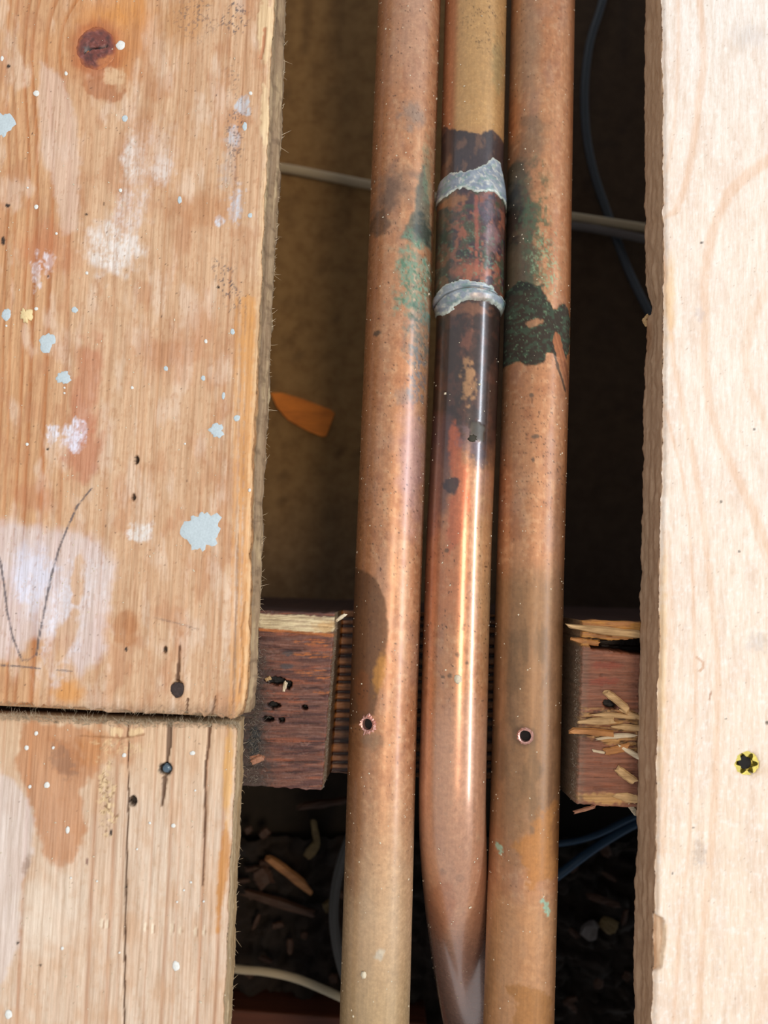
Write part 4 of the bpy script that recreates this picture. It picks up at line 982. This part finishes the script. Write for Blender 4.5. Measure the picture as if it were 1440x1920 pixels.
def crad(p):
    t = np.linspace(0, 1, len(p)); return RP+.82-.35*np.exp(-((t)/.02)**2)-.35*np.exp(-((1-t)/.02)**2)+.5*np.exp(-((t-.985)/.03)**2)*0
coup, _ = pipe_body('coupling', cp_path, crad, paint_c, parent=pipe2, raw=True)
coup['label'] = 'mottled brown and green copper coupling'
def solder(y0, y1, seed, prof, rows, name='solder_collar', lip=None):
    """ragged whitish crust; top/bottom limits vary around the pipe"""
    pth = sub_axis(A2, y0-26, y1+26, .3)
    def pnt(X, Y, u, ph):
        col = np.zeros(X.shape+(3,)); col[:] = lin((158, 170, 182)); mix(col, (124, 136, 154), ss(.35, .7, fbm(X/14, Y/12, seed, 5)), .8)
        mix(col, (212, 214, 206), ss(.55, .75, fbm(X/6, Y/5, seed+2, 5)), .8); mix(col, (112, 152, 138), ss(.56, .7, fbm(X/8, Y/6, seed+4, 4)), .5)
        lo_ = rows[0](u); hi_ = rows[1](u)
        e = np.minimum(Y-lo_, hi_-Y)+5*(fbm(X/6, Y/6, seed+6, 4)-.5)*2
        mix(col, (214, 224, 210), ss(7, 3, e), .7)
        h = ss(-1.5, 3.0, e)
        r_ = prof(Y)
        dr = h*r_+(1-h)*(-.9)+h*.12*(fbm(X/6, Y/6, seed+8, 3)-.5)
        if lip: gq = np.exp(-((Y-lip(u))/1.3)**2); dr = dr-.45*gq; mix(col, (54, 60, 56), gq, .85)
        mix(col, (176, 150, 136), blob(X, Y, 892, 578, 22, 7, soft=.5, rag=.4, sc=6), .6)
        return col, fin(X, .25, .38, .2), dr
    o, _ = pipe_body(name, pth, RP, pnt, parent=pipe2, raw=True); return o
ci = lambda us, ys: (lambda u: np.interp(u, us, ys))
o = solder(318, 398, 1201, lambda Y: .2+.8*ss(338, 372, Y)+.22*ss(368, 384, Y), (ci([-3, -1, -.7, -.35, 0, .35, .55, .8, 1, 3], [350, 350, 346, 350, 346, 334, 320, 322, 350, 350]), ci([-3, -1, -.6, -.35, -.1, .2, .5, .8, 1, 3], [392, 392, 390, 386, 392, 394, 388, 392, 396, 396])))
o['label'] = 'grey-white solder crust at the upper end of the coupling'
o = solder(545, 612, 1301, lambda Y: 1.3+.2*np.exp(-((Y-572)/4.)**2)-.35*np.exp(-((Y-563)/2.)**2)-1.0*ss(576, 592, Y), (ci([-3, -1, -.7, -.2, .2, .5, .8, 1, 3], [562, 562, 550, 548, 552, 552, 566, 566, 566]), ci([-3, -1, -.85, -.65, -.4, -.1, .3, .7, 1, 3], [596, 598, 606, 604, 592, 584, 584, 586, 592, 592])), lip=ci([-3, -1, -.7, -.3, 0, .4, .8, 1, 3], [582, 582, 572, 564, 562, 563, 569, 576, 576]))
o['label'] = 'grey-white solder ring at the lower end of the coupling'
# small solder drip
M_sold = plain('solder_grey', L(176, 182, 178), .4, .3, var=.8, sc=900, bump=.5)
def on_pipe(name, axis, hx, hy, rx, ry, th, mat, parent, seed, rad=RP, rot=0, n=14):
    r_ = surf(axis, hx, hy, rad)
    if r_ is None: return None
    q, nn, u, py, px, t = r_; sd = np.cross(nn, t); rs = random.Random(seed); V = []
    cc, s_ = math.cos(math.radians(rot)), math.sin(math.radians(rot))
    for k, (f, hgt) in enumerate([(1, -.25), (.95, th*.5), (.5, th)]):
        for i in range(n):
            a = 2*math.pi*i/n; j = 1+rs.uniform(-.25, .25)
            x = rx*f*j*math.cos(a); y = ry*f*j*math.sin(a); x, y = x*cc-y*s_, x*s_+y*cc
            V.append(q+sd*x+t*y+nn*(hgt-(x*x)/(2*rad)))
    F_ = [(k*n+i, k*n+(i+1) % n, (k+1)*n+(i+1) % n, (k+1)*n+i) for k in range(2) for i in range(n)]+[tuple(2*n+i for i in range(n)), tuple(range(n))[::-1]]
    return mesh_obj(name, V, F_, mat, parent=parent, origin=q)
o = on_pipe('solder_drip', A2, 861, 343, 1.2, 1.4, .7, M_sold, pipe2, 3)
M_flux = plain('green_flux', L(58, 52, 38), .75, 0, var=.7, sc=900, bump=.5)
on_pipe('flux_residue', A2, 886, 822, 1.5, 1.2, .2, M_flux, pipe2, 8, n=22)
M_burr = plain('bright_copper', (.85, .48, .40), .35, .7, var=.75, sc=900, bump=.4)
def burr(axis, hx, hy, parent, seed, jag):
    q, nn, u, py, px, t = surf(axis, hx, hy); sd = np.cross(nn, t); rs = random.Random(seed); n = 40; V = []
    jj = [rs.uniform(0, 1) for _ in range(n)]
    for k, (r_, hgt) in enumerate([(2.6, -.5), (2.55, .12), (2.15, .55), (1.75, .3), (1.7, -1.6)]):
        for i in range(n):
            a = 2*math.pi*i/n; f = 1+(jag*.35*max(0, jj[i]-.55)*2 if k in (1, 2) else 0)+.03*rs.uniform(-1, 1)
            x = r_*f*math.cos(a); y = r_*f*math.sin(a)
            V.append(q+sd*x+t*y+nn*(hgt+(jj[i]*.5*jag if k == 2 else 0)-x*x/(2*RP)))
    F_ = [(k*n+i, k*n+(i+1) % n, (k+1)*n+(i+1) % n, (k+1)*n+i) for k in range(4) for i in range(n)]
    o = mesh_obj('hole_rim', V, F_, M_burr, parent=parent, origin=q, smooth=False); o['label'] = 'bright copper burr around a drilled hole'
    # black disc standing in for the unlit inside of the hole
    V = [q+sd*1.72*math.cos(2*math.pi*i/20)+t*1.72*math.sin(2*math.pi*i/20)+nn*-1.3 for i in range(20)]
    mesh_obj('drilled_hole', V, [tuple(range(20))], M_black, parent=parent, origin=q)
burr(A1, 689, 1358, pipe1, 5, 1.0); burr(A3, 985, 1380, pipe3, 7, .35)
# ragged copper swarf on the left hole
for k, (x, y, rx, ry, ro) in enumerate([(678, 1356, .35, 1.0, 30), (693, 1341, .4, .9, -10), (684, 1374, .28, 1.2, 20), (703, 1366, .8, .3, 10)]):
    on_pipe('swarf', A1, x, y, rx, ry, .5, M_burr, pipe1, 40+k, rot=ro, n=8)

# plaster crumbs that lie on the pipes
M_crumb = plain('plaster_crumb', L(232, 218, 190), .85, var=.7, sc=1200, bump=.6)
for k, (ax, hx, hy, r_, lab) in enumerate([(A2, 859, 1273, 1.5, 'white plaster crumb on the middle pipe beside the joist'), (A1, 682, 1828, 1.1, 'small white crumb low on the left pipe near the frame bottom')]):
    o = on_pipe('plaster_crumb', ax, hx, hy, r_*.8, r_, .7, M_crumb, None, 60+k)
    tag(o, lab, 'crumb')
# fine sawdust and grit on everything: uncountable
def dust():
    rs = random.Random(3); V = []; F_ = []
    def add(q, nn, t, a, b_, h):
        sd = np.cross(nn, t); i0 = len(V); ro = rs.uniform(0, 3.14); c_, s_ = math.cos(ro), math.sin(ro)
        for x, y in ((-a, -b_), (a, -b_), (a, b_), (-a, b_)):
            V.append(q+sd*(x*c_-y*s_)+t*(x*s_+y*c_)+nn*.02)
        V.append(q+nn*h)
        for i in range(4): F_.append((i0+i, i0+(i+1) % 4, i0+4))
    for ax, n, own in ((A1, 210, pipe1), (A2, 160, pipe2), (A3, 230, pipe3)):
        V.clear(); F_.clear()
        p = resample(ax, .5); t, sd, upv = frames(p); py_ = P(p[:, 0], p[:, 1], p[:, 2])[1]; ok = list(np.nonzero((py_ > -20) & (py_ < 1930) & (p[:, 2] > -60))[0])
        for _ in range(n):
            k = rs.choice(ok) ; ph = rs.uniform(-1.35, 1.35) if rs.random() < .7 else rs.choice((-1, 1))*rs.uniform(1.0, 1.5)
            nn = math.sin(ph)*sd[k]+math.cos(ph)*upv[k]
            s_ = rs.uniform(.08, .2)*(2.0 if rs.random() < .04 else 1)
            if ax is A2 and 290 < P(*p[k])[1] < 640: continue
            add(p[k]+nn*(RP-.02), nn, t[k], s_, s_*rs.uniform(.6, 1.6), s_)
        o = mesh_obj('dust_specks', V, F_, M_crumb, parent=own, smooth=False); o['kind'] = 'stuff'; o['label'] = 'pale sawdust and grit specks'
    V.clear(); F_.clear()
    for _ in range(420):
        x = rs.uniform(0, 500); y = rs.uniform(0, 1900)
        if 1310 < y < 1365 or x > 440: continue
        q = U(x, y, 0.0); s_ = rs.uniform(.07, .17)*(1.6 if rs.random() < .06 else 1)
        add(q, np.array([0, 0, 1.]), np.array([0, 1., 0]), s_, s_*rs.uniform(.7, 2), s_*.9+.1)
    o = mesh_obj('board_dust', V, F_, M_crumb, smooth=False); tag(o, 'fine white grit scattered over the two old left floorboards', 'dust', kind='stuff')
dust()

# ------------------------------------------------------------------ fibres along sawn edges
def fibres(name, gen, n, mat, parent, seed, label=None, r=.07):
    rs = random.Random(seed); V = []; F_ = []
    for _ in range(n):
        p, d, ln = gen(rs); d = np.array(d, float); d /= np.linalg.norm(d)
        bend = np.array([rs.uniform(-.5, .5), rs.uniform(-.5, .5), rs.uniform(-.3, .4)])
        pts = [p+d*ln*t+bend*ln*t*t*.7 for t in (0, .35, .7, 1)]
        i0 = len(V); a = np.cross(d, (0, 0, 1)); a = a/(np.linalg.norm(a)+1e-6); b_ = np.cross(d, a)
        for k, q in enumerate(pts):
            rr = r*(1-.28*k)*rs.uniform(.8, 1.2)
            for m_ in range(3):
                an = m_*2.094; V.append(q+rr*(a*math.cos(an)+b_*math.sin(an)))
        for k in range(3):
            for m_ in range(3):
                j = (m_+1) % 3; F_.append((i0+k*3+m_, i0+k*3+j, i0+k*3+3+j, i0+k*3+3+m_))
    o = mesh_obj(name, V, F_, mat, parent=parent, smooth=False); o['kind'] = 'stuff'
    if label: o['label'] = label
    return o
e_lo = [(-20, 1341), (130, 1350), (250, 1356), (350, 1357), (458, 1361)]; e_up = [(-20, 1315), (130, 1326), (250, 1333), (350, 1336), (456, 1345)]
def g_lo(rs):
    x = rs.uniform(-10, 455); y = np.interp(x, [a for a, _ in e_lo], [b for _, b in e_lo])+rs.uniform(-1, 9)
    return U(x, y, rs.uniform(-1.0, .1)), (rs.uniform(-1.2, 1.2), rs.uniform(.1, 1.3), rs.uniform(0, .6)), rs.uniform(.8, 2.6)
def g_up(rs):
    x = rs.uniform(-10, 455); y = np.interp(x, [a for a, _ in e_up], [b for _, b in e_up])+rs.uniform(-4, 1)
    return U(x, y, rs.uniform(-1.0, .1)), (rs.uniform(-1, 1), rs.uniform(-1.3, .3), rs.uniform(0, .4)), rs.uniform(.5, 1.6)
fibres('frayed_fibres', g_lo, 1100, M_fibre, lo, 5, 'fuzzy grey-tan fibres along the sawn end')
fibres('frayed_fibres', g_up, 420, M_fibre, up, 6, 'fuzzy fibres along the sawn end')
def g_side(pts, y0, y1):
    def g(rs):
        y = rs.uniform(y0, y1); x = np.interp(y, [b for _, b in pts], [a for a, _ in pts]); z = -rs.uniform(9, 15.5)
        return U(x-1, y, z), (rs.uniform(.5, 1), rs.uniform(-1, 1), rs.uniform(-.2, .5)), rs.uniform(.5, 1.8) if rs.random() < .9 else rs.uniform(2, 3.4)
    return g
M_pale = wood_mat('pale_fibre', flat=(.62, .50, .34), lo=.7, sc=300)
up_b = [(541, -160), (536, 0), (529, 250), (516, 480), (504, 750), (496, 900), (487, 1150), (480, 1270)]
lo_b = [(458, 1350), (456, 1460), (451, 1540), (447, 1620), (442, 1740), (438, 1830), (433, 1920)]
fibres('edge_splinters', g_side(up_b, -40, 1280), 130, M_pale, up, 8, r=.09)
fibres('edge_splinters', g_side(lo_b, 1352, 1910), 40, M_pale, lo, 9, r=.09)
def g_j(rs):
    y = rs.uniform(1215, 1470); x = 478-.06*(y-1215)+abs(rs.gauss(0, 14))
    return U(x, y, -16.2), (rs.uniform(-1, 1), rs.uniform(-1, 1), rs.uniform(0, .8)), rs.uniform(.6, 2.0)
fibres('dust_fluff', g_j, 420, M_dust, joist, 12, 'grey fluff beside the floorboard edge', r=.06)
def g_jw(rs):
    if rs.random() < .5:
        y = rs.uniform(1165, 1478); x = 628-.074*(y-1150)+rs.uniform(-1, 5)
    else:
        y = rs.uniform(1215, 1500); x = 1090-.034*(y-1215)-rs.uniform(-2, 10)
    return U(x, y, -16.6-rs.uniform(0, 4)), (rs.uniform(-1, 1), rs.uniform(-1, 1), rs.uniform(-.2, .6)), rs.uniform(.3, .9)
fibres('dust_fluff', g_jw, 700, M_dust, joist, 13, 'grey fluff on the notch walls', r=.06)

# ------------------------------------------------------------------ splinters
M_split = wood_mat('fresh_splinter', flat=(.62, .40, .19), lo=.6, stretch=(.1, 1, 1), sc=900)
M_splo = wood_mat('orange_splinter', flat=(.50, .22, .07), lo=.6, stretch=(.1, 1, 1), sc=900)
M_splp = wood_mat('pale_splinter', flat=(.72, .60, .42), lo=.7, stretch=(.1, 1, 1), sc=900)
M_splr = wood_mat('reddish_splinter', flat=(.42, .20, .12), lo=.6, stretch=(.1, 1, 1), sc=900)
def splinter(p0, p1, wd, th, mat, name='wood_splinter', parent=None, seed=0, lift=0, ends=(.9, .95)):
    """a split sliver from p0 to p1 (px,py,z) with ragged ends"""
    a = U(*p0); b_ = U(*p1); d = b_-a; ln = np.linalg.norm(d); d = d/ln; sd = np.cross((0, 0, 1.), d); sd /= np.linalg.norm(sd); up_ = np.cross(d, sd)
    rs = random.Random(seed); n = 9; V = []; F_ = []
    e0 = [rs.uniform(-.10, .10) for _ in range(6)]; e1 = [rs.uniform(-.16, .10) for _ in range(6)]; e0[5] = e0[0]; e1[5] = e1[0]
    bow = rs.uniform(-.02, .02)*ln; wb = [rs.uniform(.86, 1.1) for _ in range(n)]
    for i in range(n):
        t = i/(n-1); w_ = wd*(ends[0]+(1-ends[0])*min(1, t*2.2))*(1-(1-ends[1])*max(0, t*2-1))*wb[i]
        hh = th*(.85+.15*wb[i])
        for k, (x, z) in enumerate(((-1, 0), (-.7, .9), (-.1, 1), (.6, .8), (1, 0), (0, -.15))):
            tt = t+(e0[k]*max(0, 1-t*4)+e1[k]*max(0, t*4-3))
            V.append(a+d*ln*tt+sd*(x*w_/2+bow*math.sin(math.pi*t))+up_*(lift*math.sin(math.pi*t)+z*hh*(1 if k != 2 else rs.uniform(.75, 1.1))))
    for i in range(n-1):
        for k in range(6):
            j = (k+1) % 6; F_.append((i*6+k, i*6+j, i*6+6+j, i*6+6+k))
    F_ += [tuple(range(6))[::-1], tuple(range(6*(n-1), 6*n))]
    return mesh_obj(name, V, F_, mat, parent=parent, smooth=False)
ZJ = -16.1
SP = [((1136, 1297, ZJ), (1178, 1332, ZJ+1.0), 2.6, .9, M_split, 'straw-coloured splinter slanting across the right joist block beside a dark hole'),
      ((1156, 1440, ZJ), (1193, 1467, ZJ+1.0), 2.8, .9, M_split, 'straw-coloured splinter low on the right joist block touching the pale board'),
      ((1072, 1370, ZJ+.6), (1150, 1376, ZJ+.2), 2.2, 1.2, M_splo, 'long orange sliver lying level across the right joist block'),
      ((1133, 1410, ZJ), (1178, 1400, ZJ+.3), 2.6, .6, M_splo, 'broad orange flake on the right joist block below the torn grain'),
      ((1110, 1407, ZJ), (1133, 1411, ZJ), .9, .4, M_splp, 'tiny pale sliver left of the broad orange flake'),
      ((1076, 1523, ZJ-4), (1118, 1511, ZJ-1.5), 1.2, .6, M_splr, 'thin reddish sliver poking out beneath the right joist block'),
      ((1178, 1505, ZJ-1), (1192, 1524, ZJ-3), 2.0, .8, M_splp, 'pale frayed sliver at the lower right corner of the joist block'),
      ((631, 1164, -17.5), (648, 1152, -19), 1.2, .6, M_splp, 'small pale splinter at the upper corner of the left joist block'),
      ((532, 1296, -17), (537, 1276, -16), 1.3, .7, M_splp, 'tiny cream splinter standing in the dark nail hole of the left joist block'),
      ((499, 1274, -17), (508, 1270, -16.4), 1.4, .7, M_split, 'tan crumb of wood at the left end of the dark nail hole'),
      ((472, 1430, ZJ), (494, 1420, ZJ), 2.0, .5, M_splr, 'salmon wood chip on the left joist block by the board edge')]
for k, (a, b_, w_, t_, m_, lab) in enumerate(SP):
    o = splinter(a, b_, w_, t_, m_, seed=100+k); tag(o, lab, 'splinter')
# torn laminae of the right block
for k, (a, b_, w_, t_, m_) in enumerate([((1088, 1353, ZJ), (1158, 1350, ZJ+.8), 2.6, .9, M_split), ((1150, 1362, ZJ), (1205, 1366, ZJ+1), 2.2, .8, M_split), ((1160, 1398, ZJ), (1205, 1424, ZJ+1), 1.8, .7, M_splp),
                                         ((1110, 1340, ZJ-.4), (1190, 1345, ZJ+.3), 1.8, .7, M_split), ((1120, 1385, ZJ-.2), (1190, 1378, ZJ+.4), 1.8, .8, M_splp), ((1160, 1330, ZJ-.3), (1208, 1350, ZJ+.5), 1.6, .8, M_split),
                                         ((1150, 1490, ZJ-.4), (1200, 1500, ZJ), 3, .6, M_split), ((1068, 1174, -17.2), (1205, 1190, -17), 3.0, 1.2, M_split), ((1072, 1198, -18.5), (1120, 1206, -18.2), 2.2, 1, M_splo)]):
    o = splinter(a, b_, w_, t_, m_, name='torn_grain', parent=joist, seed=200+k, ends=(.4, .8))
# sliver hanging at the notch of the new board
splinter((1208, 600, -15.5), (1216, 590, -14.5), 1.2, .8, M_split, name='torn_chip', parent=rb, seed=301)
splinter((1206, 598, -15.5), (1215, 612, -15), 1.6, .8, M_split, name='torn_chip', parent=rb, seed=302)

# ------------------------------------------------------------------ things in the void
M_white = plain('cream_cable_sheath', L(186, 170, 140), .5, var=.9, sc=60, bump=.05)
M_grey = plain('grey_cable_sheath', L(104, 98, 96), .5, var=.9, sc=60, bump=.05)
M_blk = plain('dark_blue_cable_sheath', L(50, 60, 70), .45, var=.9, sc=60, bump=.05)
M_dgr = plain('dark_grey_cable_sheath', L(66, 62, 58), .5, var=.9, sc=60, bump=.05)
M_blue = plain('blue_cable_sheath', L(44, 72, 98), .45, var=.9, sc=60, bump=.05)
zc = ZC+3.6
def cable(pts, r, mat, lab, n=14):
    o = tube_obj('cable', np.array([U(*p) for p in pts]), r, mat, n=n); tag(o, lab, 'cable'); return o
cable([(300, 290, zc), (420, 302, zc), (530, 315, zc), (610, 330, zc), (700, 348, zc), (850, 376, zc+4), (1000, 398, zc+5), (1080, 408, zc+5), (1210, 428, zc+5), (1360, 450, zc+5)], 2.3, M_white, 'cream cable crossing the upper void under the pipes, nearer the frame top of the pair')
cable([(860, 412, zc), (960, 416, zc+3), (1078, 424, zc+5), (1140, 434, zc+5), (1210, 448, zc+5), (1360, 474, zc+5)], 2.0, M_grey, 'grey cable running just below the cream one, seen right of the pipes')
cable([(1160, -140, -144), (1130, 0, -144), (1104, 90, -145), (1096, 200, -146), (1110, 310, -147), (1150, 430, -147), (1180, 510, -143), (1225, 600, -136), (1290, 700, -130)], 2.0, M_blk, 'dark slate cable curving down the void between right pipe and pale board')
cable([(330, 1795, -120), (440, 1816, -120), (500, 1822, -120), (560, 1836, -120), (635, 1868, -121), (700, 1900, -122), (800, 1960, -124)], 1.75, M_white, 'cream cable crossing the lower left void near the frame bottom')
cable([(700, 1480, -110), (660, 1560, -110), (634, 1640, -110), (626, 1720, -110), (638, 1800, -111), (665, 1870, -112), (720, 1950, -114)], 2.2, M_dgr, 'grey cable bowing out behind the left pipe below the joist')
cable([(960, 1590, -100), (1045, 1582, -100), (1090, 1574, -100), (1130, 1560, -101), (1180, 1535, -102), (1260, 1500, -104)], 1.3, M_blue, 'thin blue cable right of the pipes, upper of the two below the joist')
cable([(960, 1700, -100), (1045, 1642, -100), (1090, 1608, -100), (1130, 1580, -102), (1190, 1545, -104), (1260, 1515, -106)], 1.8, M_blue, 'thicker blue cable right of the pipes, lower of the two below the joist')
# orange chip on the ceiling
def flat_chip(pts, z, th, mat, name, seed=0):
    rs = random.Random(seed); a = [U(x, y, z) for x, y in pts]; n = len(a)
    V = [p+np.array([0, 0, rs.uniform(0, .3)]) for p in a]+[p+np.array([0, 0, th+rs.uniform(0, .3)]) for p in a]
    F_ = [tuple(range(n))[::-1], tuple(range(n, 2*n))]+[(i, (i+1) % n, n+(i+1) % n, n+i) for i in range(n)]
    return mesh_obj(name, V, F_, mat, smooth=False)
M_oc = wood_mat('orange_chip', flat=L(222, 130, 42), lo=.7, stretch=(.2, 1, 1), sc=300)
o = flat_chip([(508, 738), (530, 738), (570, 750), (622, 770), (628, 776), (612, 818), (604, 820), (575, 808), (540, 788), (520, 765)], ZC+1.0, 1.6, M_oc, 'wood_chip')
tag(o, 'orange wood chip on the brown sheet left of the pipes', 'wood chip')
# debris in the lower bay
M_soil = plain('dark_debris', L(40, 28, 20), .9, var=.3, sc=90, bump=.8)
def rubble():
    nx, ny = 150, 110
    px, py = np.meshgrid(np.linspace(250, 1330, nx), np.linspace(1560, 2060, ny))
    W = U(px, py, ZC+1.0); n = fbm(W[..., 0]/9, W[..., 1]/9, 801, 5)
    W[..., 2] = ZC+1.0+13*n+5*ss(.45, .6, fbm(W[..., 0]/4, W[..., 1]/4, 805, 3))
    o = mesh_obj('rubble', W, None, M_soil, quads=gridq(ny, nx)[:, ::-1])
    tag(o, 'dark layer of crumbs and dirt covering the void below the joist', 'debris', kind='stuff')
rubble()
M_db = wood_mat('dim_brown_chip', flat=L(70, 46, 32), lo=.6, stretch=(.1, 1, 1), sc=400)
M_dy = wood_mat('dim_yellow_chip', flat=L(110, 92, 56), lo=.6, stretch=(.1, 1, 1), sc=400)
zr = ZC+17
M_dtan = wood_mat('dusty_tan_stick', flat=L(160, 110, 66), lo=.6, stretch=(.1, 1, 1), sc=400)
def debris(a, b_, w_, t_, m_, seed, lab, grp=None, ends=(.7, .8)):
    o = splinter(a, b_, w_, t_, m_, seed=seed, ends=ends, name='wood_chip'); tag(o, lab, 'wood chip', grp); return o
debris((500, 1605, zr+4), (580, 1668, zr+2), 4.5, 2, M_dtan, 401, 'tan stick slanting down right in the dark lower left void')
debris((460, 1672, zr), (585, 1712, zr), 4.5, 2, M_db, 402, 'dull red-brown stick below the tan one in the lower left void')
debris((560, 1512, zr), (650, 1500, zr), 4.0, 2, M_db, 403, 'orange-brown chip close under the joist left of the pipes')
debris((588, 1540, zr), (596, 1585, zr), 3.5, 1, M_dy, 404, 'yellowish curled shaving under the joist left of the pipes')
debris((596, 1580, zr), (575, 1608, zr), 5.0, 1, M_dy, 405, 'yellowish leaf-like shaving above the tan stick end')
debris((486, 1630, zr), (500, 1660, zr), 9.0, 2, M_db, 406, 'small brown block left of the tan stick')
debris((610, 1690, zr), (618, 1705, zr), 5.0, 3, M_dy, 407, 'little tan lump between the sticks and the grey cable')
debris((1098, 1678, zr), (1160, 1698, zr), 3.5, 2, M_db, 408, 'reddish sliver in the void right of the pipes')
debris((1135, 1745, zr), (1146, 1724, zr), 9.0, 2, M_dy, 409, 'tan flake in the lower right void beside a grey lump')
debris((1092, 1740, zr), (1120, 1748, zr), 9.0, 3, M_grey, 410, 'grey lump in the lower right void beside a tan flake')
rs = random.Random(11)
for k in range(26):
    left = k < 15
    x = rs.uniform(455, 625) if left else rs.uniform(1055, 1180); y = rs.uniform(1530, 1890); a = rs.uniform(0, 3.14); ln = rs.uniform(10, 34)
    debris((x, y, zr-2), (x+ln*math.cos(a), y+ln*math.sin(a), zr-1.5), rs.uniform(2, 5), rs.uniform(.8, 2), M_db, 500+k,
           'dim brown chip among the dirt left of the pipes below the joist' if left else 'dim brown chip among the dirt right of the pipes below the joist', 'dim chips in the left dirt' if left else 'dim chips in the right dirt')
# brown batten at the frame bottom
def box_px(name, x0, y0, x1, y1, z0, z1, mat, lab, cat, skew=0):
    q = [(x0, y0), (x1, y0+skew), (x1, y1+skew), (x0, y1)]
    top = [U(x, y, z1) for x, y in q]; bot = [np.array([p[0], p[1], z0]) for p in top]
    o = mesh_obj(name, bot+top, [(0, 1, 2, 3), (7, 6, 5, 4), (0, 4, 5, 1), (1, 5, 6, 2), (2, 6, 7, 3), (3, 7, 4, 0)], mat, smooth=False)
    bv = o.modifiers.new('bevel', 'BEVEL'); bv.width = .001; bv.segments = 2
    tag(o, lab, cat); return o
box_px('timber_batten', 250, 1880, 800, 2040, ZC+.3, ZC+26, wood_mat('red_brown_batten', flat=L(96, 50, 30), lo=.6, stretch=(.06, 1, 1), sc=500), 'reddish brown timber batten at the very bottom of the lower left void', 'batten', skew=40)
